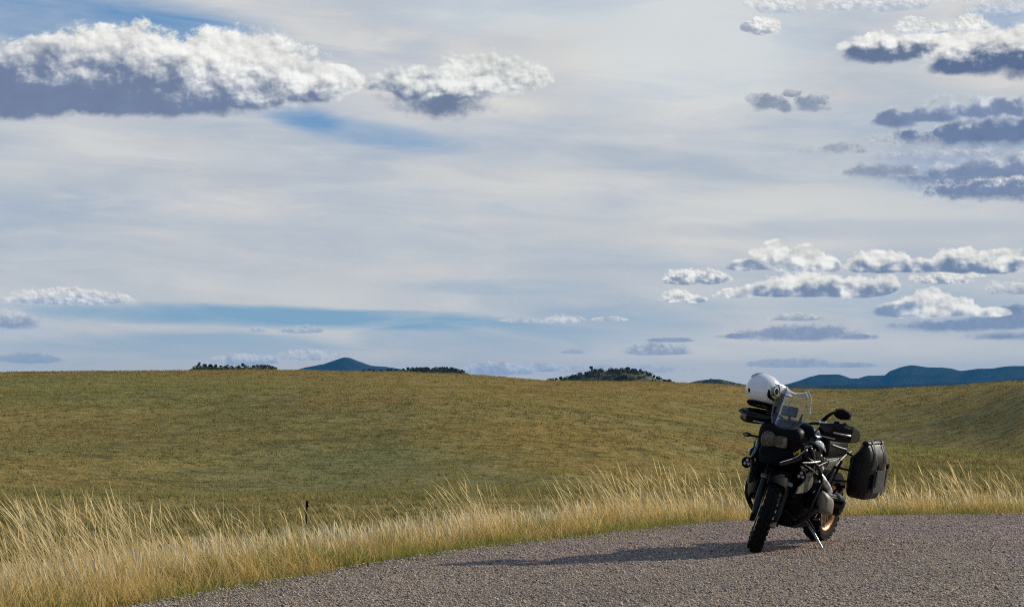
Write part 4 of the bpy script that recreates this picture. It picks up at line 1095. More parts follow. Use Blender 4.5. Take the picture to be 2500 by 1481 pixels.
# handlebar, levers, hand guards, mirrors
S_FORK = S
S = S @ Matrix.Translation((0.36, 0, 1.13)) @ Matrix.Rotation(R(6.5), 4, 'X') @ Matrix.Translation((-0.36, 0, -1.13))
mb = MB()
mb.tube([(0.26, -0.47, 1.135), (0.30, -0.30, 1.165), (0.35, -0.16, 1.16), (0.37, -0.06, 1.12), (0.37, 0.06, 1.12), (0.35, 0.16, 1.16), (0.30, 0.30, 1.165), (0.26, 0.47, 1.135)], 0.0125, 10, 5)
mb.box((0.37, 0, 1.10), (0.05, 0.16, 0.05), bev=0.012)
hb = mb.build('handlebar', DARKST, bike, S)
for s_ in (-1, 1):
    mb = MB(); mb.tube([(0.292, s_ * 0.33, 1.16), (0.262, s_ * 0.46, 1.138)], 0.0175, 10, 0); mb.build('grip', RUBBER, hb, S)
    mb = MB(); mb.tube([(0.34, s_ * 0.25, 1.168), (0.36, s_ * 0.33, 1.15), (0.335, s_ * 0.46, 1.135)], 0.007, 8, 4)
    mb.box((0.335, s_ * 0.235, 1.178), (0.05, 0.07, 0.035), bev=0.01); mb.build('lever', STEEL if s_ > 0 else DARKST, hb, S)
    if s_ > 0:
        mb = MB(); mb.box((0.33, 0.355, 1.205), (0.045, 0.05, 0.03), Matrix.Rotation(R(12), 3, 'X'), bev=0.008); mb.box((0.325, 0.425, 1.198), (0.035, 0.03, 0.045), bev=0.008); mb.tube([(0.33, 0.34, 1.19), (0.328, 0.44, 1.185)], 0.012, 8, 0); mb.build('clutch_reservoir', BLACK, hb, S)
    # hand guard shell
    G = []
    prof = [(0.19, 1.155, 0.025), (0.23, 1.125, 0.065), (0.29, 1.13, 0.078), (0.36, 1.135, 0.080), (0.43, 1.13, 0.070), (0.475, 1.115, 0.055), (0.50, 1.10, 0.030)]
    if s_ > 0: prof = [(0.21 + (q_[0] - 0.19) * 1.24, q_[1] - 0.006, q_[2] * 1.05) for q_ in prof]
    else: prof = [(0.20, 1.135, 0.03), (0.24, 1.115, 0.048), (0.30, 1.108, 0.056), (0.37, 1.106, 0.064), (0.43, 1.102, 0.066), (0.465, 1.098, 0.058), (0.48, 1.094, 0.042)]
    for (yy_, zc_, hz_) in prof:
        xx_ = 0.43 - 0.9 * max(0, yy_ - 0.25) ** 1.6 - (0.12 * (yy_ - 0.44) / 0.06 if yy_ > 0.44 and s_ < 0 else (0.12 * (yy_ - 0.50) / 0.07 if yy_ > 0.50 else 0))
        row = []
        for u in (-1, -0.72, 0, 0.62, 1):
            row.append((xx_ - 0.032 * max(0, abs(u) - 0.5) * 2, s_ * yy_, zc_ + hz_ * u))
        G.append(row)
    mb = MB(); mb.grid(G, 0.006)
    hg = mb.build('hand_guard', GLOSS, bike, S, angle=16)
    mb = MB(); mb.box((0.437, s_ * 0.30, 1.075), (0.004, 0.13, 0.010), Matrix.Rotation(R(-s_ * 9), 3, 'Z')); mb.build('printed_stripe', GREYINK, hg, S)
    mb = MB(); mb.tube([(0.262, s_ * 0.475, 1.135), (0.30, s_ * 0.50, 1.12), (0.36, s_ * 0.46, 1.12), (0.41, s_ * 0.34, 1.125)], 0.008, 8, 4); mb.build('guard_bar', STEEL if s_ > 0 else DARKST, hg, S)
    if s_ > 0: st, hd = [(0.33, 0.215, 1.165), (0.345, 0.262, 1.245), (0.335, 0.31, 1.29)], (0.335, 0.385, 1.29)
    else: st, hd = [(0.33, -0.235, 1.17), (0.34, -0.25, 1.21), (0.345, -0.29, 1.245)], (0.335, -0.33, 1.30)
    mb = MB(); mb.tube(st, [0.02, 0.016, 0.011], 8, 4)
    mr = mb.build('mirror', BLACK, bike, S)
    hx = [(-0.078, -0.01), (-0.062, 0.036), (-0.005, 0.052), (0.066, 0.030), (0.080, 0.004), (0.074, -0.034), (0.0, -0.052), (-0.05, -0.040)]
    hx = [(a * 1.02, b_ * 1.0) for a, b_ in hx]
    mb = MB()
    sh = lambda d_, k_: [(hd[0] + d_, hd[1] + s_ * a * k_, hd[2] + b_ * k_) for a, b_ in hx]
    mb.loft([sh(0.035, 0.35), sh(0.028, 0.8), sh(0.0, 1.0), sh(-0.008, 0.97)])
    mb.build('mirror_housing', BLACK, mr, S)
    mb = MB(); mb.loft([sh(-0.0085, 0.9), sh(-0.010, 0.9)]); mb.build('mirror_glass', STEEL, mr, S, smooth=False)

S = S_FORK
# tank, shrouds, panels
mb = MB()
mb.loft([ring(0.44, 0, 0.96, 0.17, 0.11, 3), ring(0.36, 0, 0.965, 0.23, 0.13, 3), ring(0.22, 0, 0.965, 0.26, 0.14, 2.8), ring(0.08, 0, 0.955, 0.26, 0.14, 2.8), ring(-0.06, 0, 0.93, 0.22, 0.12, 2.8), ring(-0.14, 0, 0.88, 0.12, 0.07, 2.6)])
tank = mb.build('fuel_tank', GLOSS, bike, sub=2)
mb = MB(); mb.lathe([(0.0, 0.012), (0.05, 0.012), (0.056, 0.0), (0.05, -0.01), (0.0, -0.01)], (0.16, 0, 1.10), (0.08, 0, 1), 24, closed=False); mb.build('filler_cap', STEEL, tank)
for s_ in (-1, 1):
    mb = MB()
    mb.loft([[(0.60, s_ * 0.175, 1.00), (0.58, s_ * 0.20, 0.93), (0.56, s_ * 0.21, 0.83), (0.56, s_ * 0.20, 0.82), (0.58, s_ * 0.19, 0.93), (0.60, s_ * 0.165, 1.00)],
             [(0.48, s_ * 0.245, 1.035), (0.48, s_ * 0.275, 0.93), (0.46, s_ * 0.285, 0.78), (0.46, s_ * 0.27, 0.775), (0.48, s_ * 0.255, 0.93), (0.48, s_ * 0.23, 1.035)],
             [(0.34, s_ * 0.265, 1.03), (0.36, s_ * 0.295, 0.93), (0.36, s_ * 0.30, 0.70), (0.36, s_ * 0.285, 0.70), (0.36, s_ * 0.275, 0.93), (0.34, s_ * 0.25, 1.03)],
             [(0.22, s_ * 0.26, 0.99), (0.24, s_ * 0.285, 0.92), (0.27, s_ * 0.29, 0.74), (0.27, s_ * 0.275, 0.74), (0.24, s_ * 0.27, 0.92), (0.22, s_ * 0.245, 0.99)]])
    sh_ = mb.build('tank_shroud', GLOSS, bike, sub=1)
    mb = MB(); mb.tube([(0.62, s_ * 0.19, 0.99), (0.50, s_ * 0.272, 0.93), (0.46, s_ * 0.29, 0.78), (0.46, s_ * 0.27, 0.69), (0.47, s_ * 0.22, 0.54)], [0.004, 0.008, 0.009, 0.008, 0.004], 8, 5); mb.build('trim_strip', GREY, sh_)
    mb = MB()
    mb.plate([(0.655, s_ * 0.235, 0.80), (0.50, s_ * 0.262, 0.76), (0.40, s_ * 0.262, 0.71), (0.345, s_ * 0.255, 0.66), (0.345, s_ * 0.25, 0.605), (0.44, s_ * 0.245, 0.56), (0.64, s_ * 0.225, 0.55), (0.625, s_ * 0.235, 0.61), (0.55, s_ * 0.255, 0.665), (0.60, s_ * 0.245, 0.74)], (0, 0.012, 0))
    mb.build('radiator_cover', TAN, bike)
mb = MB()
mb.loft([[(0.54, 0.268, 1.03), (0.53, 0.285, 1.015), (0.52, 0.29, 0.985)], [(0.48, 0.30, 1.05), (0.46, 0.332, 1.01), (0.45, 0.325, 0.945)], [(0.40, 0.305, 1.03), (0.385, 0.338, 0.975), (0.38, 0.33, 0.91)], [(0.30, 0.30, 0.965), (0.29, 0.325, 0.93), (0.285, 0.315, 0.89)]])
mb.build('side_fairing', WHITE, bike, sub=2)
# sticker on the left side of the beak
sv_ = [Vector((0.628, 0.166, 0.918)), Vector((0.60, 0.188, 0.93)), Vector((0.585, 0.190, 0.90)), Vector((0.625, 0.172, 0.855))]
rotS = Matrix(((0.78, -0.62, 0.0), (0.62, 0.78, 0.0), (0, 0, 1)))
mb = MB(); mb.box((0.640, 0.172, 0.905), (0.004, 0.072, 0.05), Matrix.Rotation(R(32), 3, 'Z') @ Matrix.Rotation(R(12), 3, 'X'))
stk = mb.build('sticker', YELLOW, bike, smooth=False)
def letters(txt, size, mat, parent, M, name='printed_letters'):
    cu = bpy.data.curves.new('txt', 'FONT'); cu.body = txt; cu.size = size; cu.extrude = 0.001; cu.align_x = 'CENTER'; cu.align_y = 'CENTER'
    t = bpy.data.objects.new('txt', cu); COL.objects.link(t)
    bpy.context.view_layer.update()
    me = bpy.data.meshes.new_from_object(t.evaluated_get(bpy.context.evaluated_depsgraph_get()))
    bpy.data.objects.remove(t); me.transform(M); me.materials.clear(); me.materials.append(mat)
    return link(name, me, parent)
TX = Matrix(((0, 0, 1, 0), (1, 0, 0, 0), (0, 1, 0, 0), (0, 0, 0, 1)))      # text plane facing forward (+x), reading towards the bike's left
letters('IG', 0.045, INK, stk, Matrix.Translation((0.6425, 0.1735, 0.905)) @ Matrix.Rotation(R(32), 4, 'Z') @ Matrix.Rotation(R(12), 4, 'X') @ TX)

# crash bars and auxiliary lamps
for s_ in (-1, 1):
    mb = MB(); r_ = 0.0125
    mb.tube([(0.50, s_ * 0.16, 0.93), (0.56, s_ * 0.24, 0.87), (0.45, s_ * 0.315, 0.80), (0.30, s_ * 0.325, 0.66), (0.24, s_ * 0.30, 0.50)], r_, 10, 5)
    mb.tube([(0.30, s_ * 0.325, 0.66), (0.42, s_ * 0.32, 0.50), (0.40, s_ * 0.28, 0.36), (0.25, s_ * 0.20, 0.28)], r_, 10, 5)
    mb.tube([(0.45, s_ * 0.315, 0.80), (0.24, s_ * 0.315, 0.83), (0.08, s_ * 0.24, 0.80)], r_, 10, 5)
    cb = mb.build('crash_bar', DARKST, bike)
    mb = MB(); mb.tube([(0.66, s_ * 0.250, 0.826), (0.55, s_ * 0.295, 0.833), (0.42, s_ * 0.318, 0.842)], [0.006, 0.009, 0.006], 8, 4); mb.build('bar_sleeve', STEEL, cb)
    mb = MB(); mb.tube([(0.63, s_ * 0.262, 0.812), (0.49, s_ * 0.292, 0.765), (0.37, s_ * 0.297, 0.722)], [0.004, 0.006, 0.004], 8, 4); mb.build('bar_trim', GREYINK, cb)
    # wing that runs from the beak up to the tank
    mb = MB()
    mb.loft([[(0.90, s_ * 0.125, 0.815), (0.90, s_ * 0.14, 0.805), (0.89, s_ * 0.135, 0.785), (0.89, s_ * 0.115, 0.79)], [(0.70, s_ * 0.165, 0.862), (0.70, s_ * 0.195, 0.85), (0.69, s_ * 0.19, 0.815), (0.69, s_ * 0.16, 0.82)], [(0.56, s_ * 0.195, 0.935), (0.56, s_ * 0.228, 0.915), (0.54, s_ * 0.225, 0.86), (0.54, s_ * 0.19, 0.87)], [(0.46, s_ * 0.22, 0.955), (0.46, s_ * 0.262, 0.935), (0.45, s_ * 0.26, 0.88), (0.45, s_ * 0.22, 0.89)]])
    wg = mb.build('beak_wing', GLOSS, bike)
    mb = MB(); mb.tube([(0.90, s_ * 0.137, 0.815), (0.70, s_ * 0.190, 0.862), (0.57, s_ * 0.223, 0.928)], [0.002, 0.0035, 0.005], 6, 4); mb.build('trim_strip', GREYINK, wg)
    for bp in ((0.60, 0.232, 0.952), (0.575, 0.236, 0.930), (0.47, 0.272, 0.935), (0.42, 0.318, 0.895), (0.33, 0.318, 0.868)):
        mb = MB(); mb.lathe([(0.0, 0.010), (0.009, 0.009), (0.012, 0.003), (0.012, -0.006), (0.0, -0.006)], (bp[0], s_ * bp[1], bp[2]), (0.3, s_, 0.4), 10, closed=False); mb.build('bolt', STEEL, wg)
    mb = MB(); mb.loft([[(0.27, s_ * 0.262, 0.80), (0.265, s_ * 0.285, 0.795), (0.22, s_ * 0.275, 0.80)], [(0.23, s_ * 0.27, 0.76), (0.22, s_ * 0.292, 0.755), (0.16, s_ * 0.275, 0.765)], [(0.18, s_ * 0.262, 0.70), (0.175, s_ * 0.272, 0.70), (0.15, s_ * 0.26, 0.705)]]); mb.build('lower_trim', WHITE, bike)
    mb = MB(); mb.tube([(0.34, s_ * 0.24, 0.83), (0.25, s_ * 0.272, 0.72), (0.24, s_ * 0.275, 0.64), (0.22, s_ * 0.27, 0.58)], 0.010, 8, 4); mb.build('hose', RUBBER, bike)
    for bp in ((0.28, 0.29, 0.655), (0.24, 0.29, 0.618), (0.25, 0.292, 0.672)):
        mb = MB(); mb.lathe([(0.0, 0.008), (0.010, 0.007), (0.012, 0.0), (0.0, -0.006)], (bp[0], s_ * bp[1], bp[2]), (0.5, s_, 0.3), 10, closed=False); mb.build('bolt', STEEL, cb)
    yl = -0.335 if s_ < 0 else 0.235; xl = 0.45 if s_ < 0 else 0.60
    c = (xl, yl, 0.71)
    mb = MB(); mb.lathe([(0.0, -0.04), (0.03, -0.036), (0.046, -0.01), (0.05, 0.012), (0.045, 0.016), (0.042, 0.006), (0.0, 0.004)], c, (1, 0, 0), 24, closed=False)
    mb.tube([(xl - 0.03, yl, 0.71), (xl - 0.05, s_ * 0.29, 0.77)], 0.010, 8, 0)
    al_ = mb.build('auxiliary_lamp', BLACK, bike)
    for k in range(3):
        a = R(90 + 120 * k)
        mb = MB(); mb.lathe([(0.0, 0.010), (0.010, 0.009), (0.015, 0.002), (0.0, 0.0)], (xl + 0.004, yl + math.cos(a) * 0.021, 0.71 + math.sin(a) * 0.021), (1, 0, 0), 12, closed=False)
        mb.build('lens', GREYINK, al_)

# engine
mb = MB()
mb.loft([ring(0.36, 0, 0.46, 0.14, 0.14, 4), ring(0.28, 0, 0.46, 0.19, 0.19, 4), ring(0.0, 0, 0.46, 0.19, 0.20, 4), ring(-0.22, 0, 0.45, 0.16, 0.18, 4), ring(-0.32, 0, 0.45, 0.11, 0.13, 3)])
eng = mb.build('engine_block', BLACK, bike, sub=1)
for s_ in (-1, 1):
    mb = MB()
    mb.lathe([(0.0, 0.12), (0.085, 0.12), (0.085, 0.18), (0.095, 0.20), (0.085, 0.215), (0.097, 0.23), (0.085, 0.245), (0.097, 0.26), (0.09, 0.28), (0.0, 0.28)], (0.18, 0, 0.47), (-0.05, s_, 0.02), 20, closed=False)
    cy_ = mb.build('cylinder', BLACK, bike)
    mb = MB()
    rng_ = [ring(0, 0, 0, 1, 1, 4, 16)]
    def sec(yv, hx_, hz_, dx_=0.0, dz_=0.0):
        return [(0.17 + dx_ + p_[1] * hx_, s_ * yv, 0.465 + dz_ + p_[2] * hz_ + (p_[1] * 0.03)) for p_ in rng_[0]]
    mb.loft([sec(0.275, 0.11, 0.095), sec(0.33, 0.13, 0.105), sec(0.375, 0.12, 0.085, 0, -0.01), sec(0.40, 0.09, 0.055, 0, -0.02)])
    hd_ = mb.build('cylinder_head', TAN, bike, sub=1)
    mb = MB(); mb.box((0.09, s_ * 0.352, 0.54), (0.17, 0.05, 0.016), Matrix.Rotation(R(-6), 3, 'Y'), bev=0.004); mb.box((0.09, s_ * 0.37, 0.52), (0.19, 0.03, 0.010), Matrix.Rotation(R(-6), 3, 'Y'), bev=0.003)
    mb.build('head_rib', STEEL, hd_)
    mb = MB(); mb.tube([(0.12, s_ * 0.20, 0.72), (0.10, s_ * 0.25, 0.66), (0.03, s_ * 0.29, 0.585), (0.02, s_ * 0.31, 0.54)], [0.026, 0.034, 0.036, 0.034], 12, 4); mb.build('intake_pipe', STEEL if s_ > 0 else GREY, bike)
    mb = MB(); mb.tube([(0.26, s_ * 0.31, 0.43), (0.36, s_ * 0.30, 0.38), (0.38, s_ * 0.20, 0.28), (0.22, s_ * 0.10, 0.22), (0.0, s_ * 0.06, 0.20)], 0.021, 12, 5); mb.build('exhaust_header', DARKST, bike)
mb = MB()
mb.loft([ring(0.44, 0, 0.36, 0.09, 0.05, 4), ring(0.38, 0, 0.29, 0.14, 0.07, 4), ring(0.26, 0, 0.235, 0.15, 0.045, 4), ring(-0.10, 0, 0.225, 0.14, 0.04, 4), ring(-0.18, 0, 0.245, 0.11, 0.03, 4)])
mb.build('skid_plate', BLACK, bike, sub=1)
mb = MB()
mb.loft([ring(0.34, 0, 0.70, 0.12, 0.10, 4), ring(0.0, 0, 0.70, 0.15, 0.12, 4), ring(-0.2, 0, 0.70, 0.13, 0.12, 4)])
mb.tube([(0.05, 0.17, 0.80), (-0.08, 0.19, 0.62), (-0.16, 0.19, 0.42)], 0.016, 8, 3); mb.tube([(0.05, -0.17, 0.80), (-0.08, -0.19, 0.62), (-0.16, -0.19, 0.42)], 0.016, 8, 3)
for s_ in (-1, 1):
    mb.tube([(-0.16, s_ * 0.17, 0.60), (-0.55, s_ * 0.17, 0.80), (-0.85, s_ * 0.15, 0.86)], 0.014, 8, 3)
    mb.tube([(0.02, s_ * 0.17, 0.80), (-0.40, s_ * 0.17, 0.81)], 0.014, 8, 0)
    mb.tube([(-0.20, s_ * 0.19, 0.45), (-0.46, s_ * 0.21, 0.80)], 0.012, 8, 0)
mb.build('frame', DARKST, bike)
# seat, side panels, tail
mb = MB()
mb.loft([ring(-0.06, 0, 0.90, 0.09, 0.035, 3), ring(-0.16, 0, 0.905, 0.17, 0.065, 3), ring(-0.30, 0, 0.905, 0.20, 0.07, 3), ring(-0.43, 0, 0.92, 0.195, 0.075, 3), ring(-0.50, 0, 0.945, 0.18, 0.07, 3), ring(-0.72, 0, 0.945, 0.14, 0.045, 3), ring(-0.82, 0, 0.95, 0.10, 0.03, 3)])
mb.build('seat', SEAT, bike, sub=2)
for s_ in (-1, 1):
    mb = MB()
    mb.loft([[(0.09, s_ * 0.185, 0.855), (0.06, s_ * 0.205, 0.80), (0.03, s_ * 0.195, 0.755)], [(-0.12, s_ * 0.19, 0.84), (-0.12, s_ * 0.215, 0.78), (-0.14, s_ * 0.20, 0.70)], [(-0.34, s_ * 0.19, 0.83), (-0.35, s_ * 0.21, 0.785), (-0.34, s_ * 0.19, 0.715)], [(-0.49, s_ * 0.17, 0.85), (-0.50, s_ * 0.18, 0.815), (-0.49, s_ * 0.165, 0.79)]])
    mb.build('side_panel', GREY, bike, sub=2)
mb = MB()
mb.loft([ring(-0.45, 0, 0.86, 0.14, 0.05, 3), ring(-0.70, 0, 0.88, 0.13, 0.05, 3), ring(-0.93, 0, 0.90, 0.08, 0.035, 3)])
tl = mb.build('tail_unit', BLACK, bike, sub=1)
mb = MB()
for s_ in (-1, 1):
    mb.tube([(-0.45, s_ * 0.20, 0.93), (-0.62, s_ * 0.19, 0.985), (-0.92, s_ * 0.14, 0.985), (-0.95, 0, 0.985)], 0.012, 8, 4)
mb.box((-0.80, 0, 0.992), (0.22, 0.22, 0.012), bev=0.004)
mb.build('luggage_rack', DARKST, bike)
for s_ in (-1, 1):
    mb = MB()
    mb.tube([(-0.40, s_ * 0.17, 0.74), (-0.40, s_ * 0.34, 0.735)], 0.011, 8, 0); mb.tube([(-0.36, s_ * 0.17, 0.62), (-0.40, s_ * 0.34, 0.635)], 0.011, 8, 0)
    mb.tube([(-0.72, s_ * 0.15, 0.86), (-0.74, s_ * 0.33, 0.80)], 0.011, 8, 0)
    mb.tube([(-0.40, s_ * 0.32, 0.80), (-0.40, s_ * 0.33, 0.58), (-0.76, s_ * 0.33, 0.58), (-0.78, s_ * 0.33, 0.85), (-0.42, s_ * 0.32, 0.86), (-0.40, s_ * 0.32, 0.80)], 0.009, 8, 3)
    mb.build('pannier_frame', DARKST, bike)
# swing arm, final drive, exhaust, stands, pegs
mb = MB(); mb.tube([(-0.20, 0.14, 0.48), (-0.45, 0.15, 0.45), (-0.66, 0.15, 0.41), (-0.76, 0.14, 0.38)], [0.06, 0.065, 0.075, 0.07], 12, 4)
mb.lathe([(0.0, 0.08), (0.075, 0.08), (0.10, 0.10), (0.10, 0.15), (0.07, 0.18), (0.0, 0.185)], (-0.752, 0, 0.36), (0, 1, 0), 24, closed=False)
mb.build('swing_arm', BLACK, bike)
mb = MB(); mb.lathe([(0.34, -0.09), (0.352, 0), (0.34, 0.09), (0.25, 0.10), (0.245, 0.095), (0.33, 0.082), (0.344, 0), (0.33, -0.082), (0.245, -0.095), (0.25, -0.10)], (-0.752, 0, 0.318), (0, 1, 0), 24, R(262), R(352)); mb.build('rear_mudguard', MATT, bike)
mb = MB(); mb.tube([(-0.20, -0.15, 0.30), (-0.45, -0.20, 0.40), (-0.55, -0.21, 0.45)], [0.03, 0.04, 0.055], 12, 3); mb.tube([(-0.55, -0.21, 0.45), (-0.95, -0.21, 0.58)], 0.062, 16, 0); mb.build('silencer', GREY, bike)
mb = MB()
mb.tube([(0.08, 0.15, 0.26), (0.10, 0.25, 0.18), (0.135, 0.362, 0.068)], [0.012, 0.0115, 0.011], 10, 3)
mb.box((0.136, 0.366, 0.066), (0.06, 0.045, 0.010), Matrix.Rotation(R(10), 3, 'X'), bev=0.003)
mb.build('side_stand', STEEL, bike)
mb = MB(); mb.tube([(0.02, 0.15, 0.27), (-0.06, 0.19, 0.19), (-0.16, 0.19, 0.09)], 0.011, 8, 0); mb.tube([(0.02, -0.15, 0.27), (-0.06, -0.19, 0.19), (-0.16, -0.19, 0.13)], 0.011, 8, 0); mb.tube([(0.02, -0.16, 0.27), (0.02, 0.16, 0.27)], 0.012, 8, 0); mb.build('centre_stand', DARKST, bike)
for s_ in (-1, 1):
    mb = MB(); mb.box((-0.28, s_ * 0.29, 0.44), (0.05, 0.13, 0.035), Matrix.Rotation(R(8 * s_), 3, 'X'), bev=0.008); mb.tube([(-0.20, s_ * 0.17, 0.42), (-0.27, s_ * 0.24, 0.435)], 0.013, 8, 0); mb.build('foot_peg', BLACK, bike)
    mb = MB(); mb.tube([(-0.30, s_ * 0.19, 0.44), (-0.46, s_ * 0.22, 0.56), (-0.47, s_ * 0.28, 0.575)], [0.010, 0.010, 0.014], 8, 0); mb.build('passenger_peg', BLACK, bike)
mb = MB(); mb.tube([(-0.05, 0.20, 0.33), (0.10, 0.235, 0.30), (0.11, 0.29, 0.31)], 0.009, 8, 0); mb.build('gear_lever', STEEL, bike)
for a_, b2, c_ in (((0.40, 0.12, 0.98), (0.48, 0.22, 0.86), (0.36, 0.20, 0.78)), ((0.42, -0.08, 1.08), (0.52, 0.05, 1.02), (0.46, 0.17, 0.95)), ((0.30, 0.22, 1.12), (0.42, 0.20, 1.04), (0.44, 0.14, 0.94)), ((0.05, 0.20, 0.68), (0.0, 0.24, 0.58), (-0.1, 0.22, 0.45))):
    mb = MB(); mb.tube([a_, b2, c_], 0.006, 6, 5); mb.build('cable', RUBBER, bike)

# ------------------------------------------------------------------ soft pannier hanging on the left of the motorcycle
pan = empty('soft_pannier', MID + (BM @ Vector((-0.58, 0.44, 0.52))), BM.to_euler())
tag(pan, 'black waterproof soft pannier bag with roll top hung beside the motorcycle seat', 'pannier bag')
O = Vector((-0.58, 0.482, 0.55))
def PQ(x, y, z): return Vector((x, y, z)) - O
rows = []
for z, x0, x1, y0, y1 in ((0.515, -0.76, -0.43, 0.375, 0.535), (0.54, -0.81, -0.375, 0.345, 0.55), (0.64, -0.845, -0.35, 0.335, 0.57), (0.78, -0.85, -0.345, 0.335, 0.572), (0.89, -0.84, -0.345, 0.345, 0.57), (0.95, -0.82, -0.355, 0.40, 0.552), (1.00, -0.80, -0.36, 0.435, 0.528), (1.035, -0.79, -0.36, 0.455, 0.51)):
    rows.append([PQ((x0 + x1) / 2 + (x1 - x0) / 2 * math.copysign(abs(math.cos(a)) ** 0.42, math.cos(a)) + random.uniform(-0.006, 0.006), (y0 + y1) / 2 + (y1 - y0) / 2 * math.copysign(abs(math.sin(a)) ** 0.55, math.sin(a)) + random.uniform(-0.008, 0.008), z) for a in (2 * math.pi * (k + 0.5) / 20 for k in range(20))])
mb = MB(); mb.loft(rows); mb.build('bag_body', FABRIC, pan, sub=2)
mb = MB(); mb.loft([[PQ(x, 0.482 + 0.036 * math.cos(a), 1.036 + 0.022 * math.sin(a)) for a in (2 * math.pi * k / 12 for k in range(12))] for x in (-0.80, -0.79, -0.60, -0.37, -0.355)])
mb.build('rolled_top', FABRIC, pan, sub=1)
for xq in (-0.46, -0.72):
    mb = MB()
    G = [[PQ(xq + dx_, y_, z_) for dx_ in (-0.016, 0.016)] for (y_, z_) in ((0.39, 0.93), (0.42, 1.0), (0.445, 1.058), (0.515, 1.058), (0.545, 1.0), (0.572, 0.93), (0.608, 0.80), (0.604, 0.66), (0.58, 0.56))]
    mb.grid(G, 0.004); st_ = mb.build('strap', SEAT, pan)
    mb = MB(); mb.box(PQ(xq, 0.610, 0.84), (0.045, 0.012, 0.05), bev=0.004); mb.build('buckle', BLACK, st_)
mb = MB(); mb.grid([[PQ(-0.60 + dx_ * 0.17, 0.598 + 0.008 * (1 - dx_ * dx_), z_) for dx_ in (-1, -0.5, 0, 0.5, 1)] for z_ in (0.60, 0.70, 0.80)], 0.012); mb.build('front_patch', simple('grey fabric patch', (0.035, 0.037, 0.033), 0.5, scale=60), pan)

# ------------------------------------------------------------------ bag strapped beside the tank
SB0 = Vector((-0.06, 0.25, 0.86))
sbag = empty('saddle_bag', MID + BM @ SB0, BM.to_euler())
tag(sbag, 'black saddle bag strapped below the left hand guard, above the grey side panel', 'saddle bag')
mb = MB()
mb.loft([[Vector((x + dx_, y, z)) - SB0 for (y, z, dx_) in ((0.215, 0.86, 0), (0.30, 0.855 + dz_, -0.005), (0.315, 0.90, 0), (0.315, 0.99, 0), (0.295, 1.05 + dz_, -0.005), (0.22, 1.06 + dz_, 0))] for x, dz_ in ((0.22, 0.025), (0.20, 0.0), (0.05, -0.01), (-0.12, -0.01), (-0.26, 0.0), (-0.28, 0.02))])
mb.build('bag_body', FABRIC, sbag, sub=2)
mb = MB(); mb.tube([Vector((0.17, 0.318, 0.985)) - SB0, Vector((-0.04, 0.322, 0.955)) - SB0, Vector((-0.22, 0.318, 0.935)) - SB0], 0.006, 6, 3); mb.build('zip_cover', GREYINK, sbag)

# ------------------------------------------------------------------ helmet on the right-hand mirror
HC = MID + (BM @ Vector((0.47, -0.287, 1.356)))
hf = Vector((0.975, 0.22, 0)).normalized()                        # the face looks to the right and away
hyaw = math.atan2(hf.y, hf.x)
HM = Matrix.Rotation(hyaw, 4, 'Z') @ Matrix.Rotation(R(14), 4, 'Y') @ Matrix.Rotation(R(-4), 4, 'X')
helm = empty('crash_helmet', HC, HM.to_euler()); helm.scale = (1.07, 1.07, 1.09)
tag(helm, 'white full face crash helmet with clear visor perched on the motorcycle mirror behind the windscreen', 'helmet')
def hpt(th, ph, off=0.0):
    """th: azimuth from the front, ph: elevation"""
    c, s_ = math.cos(th), math.sin(th); cp, sp = math.cos(ph), math.sin(ph)
    rx = 0.148 if c < 0 else 0.148 + 0.018 * c
    front = max(0, c)
    x = rx * cp * c; y = 0.122 * cp * s_; z = (0.142 if sp > 0 else 0.128) * sp
    if sp < 0:
        k = min(1, -sp)
        x = x * (1 + 0.36 * k * front) + 0.030 * k * front
        x = x * (1 - 0.08 * k * (1 - front)); y = y * (1 + 0.12 * k)
        y *= 1 - 0.15 * k * front
    v = Vector((x, y, z)); n_ = v.normalized()
    return v + n_ * off
NTH, NPH = 72, 40
PH0 = R(-62)
def hgrid(off, test, thick):
    t = bmesh.new(); V_ = {}
    def gv(i, j):
        k = (i % NTH, j)
        if k not in V_: V_[k] = t.verts.new(hpt(2 * math.pi * (i + 0.5) / NTH, PH0 + (R(90) - PH0) * j / NPH, off))
        return V_[k]
    for i in range(NTH):
        for j in range(NPH):
            th = (i + 1.0) / NTH * 2 * math.pi; th = th - 2 * math.pi if th > math.pi else th
            ph = PH0 + (R(90) - PH0) * (j + 0.5) / NPH
            if test(th, ph):
                t.faces.new((gv(i, j), gv(i + 1, j), gv(i + 1, j + 1), gv(i, j + 1)))
    bmesh.ops.remove_doubles(t, verts=t.verts, dist=1e-5)
    bmesh.ops.recalc_face_normals(t, faces=t.faces)
    if thick: bmesh.ops.solidify(t, geom=list(t.faces), thickness=thick)
    return t
port = lambda th, ph: abs(th) < R(72) and R(-24) - abs(th) * 0.02 < ph < R(24) - 0.10 * abs(th)
mb = MB(); mb._add(hgrid(0, lambda th, ph: not port(th, ph), 0.004)); shell = mb.build('shell', WHITE, helm)
mb = MB(); mb._add(hgrid(-0.010, lambda th, ph: not port(th, ph), 0.012)); mb.build('lining', BLACK, helm)
mb = MB(); mb._add(hgrid(0.007, lambda th, ph: abs(th) < R(82) and R(-27) < ph < R(27) - 0.16 * abs(th), 0.0)); vis = mb.build('visor', VISOR, helm)
G = []
for i in range(7):
    u = i / 6; row = []
    for j in range(13):
        th = R(-58 + 116 * j / 12); e_ = math.cos(th * 1.15)
        row.append(hpt(th, R(37 - 3 * abs(j - 6) / 6), 0.008) + Vector((0.115 * u * max(0.25, e_), 0.01 * u * math.sin(th), -0.050 * u * u - 0.022 * u - 0.018 * u * (1 - e_) + 0.012 * math.sin(math.pi * u))))
    G.append(row)
mb = MB(); mb.grid(G, 0.004); mb.build('peak', WHITE, helm)
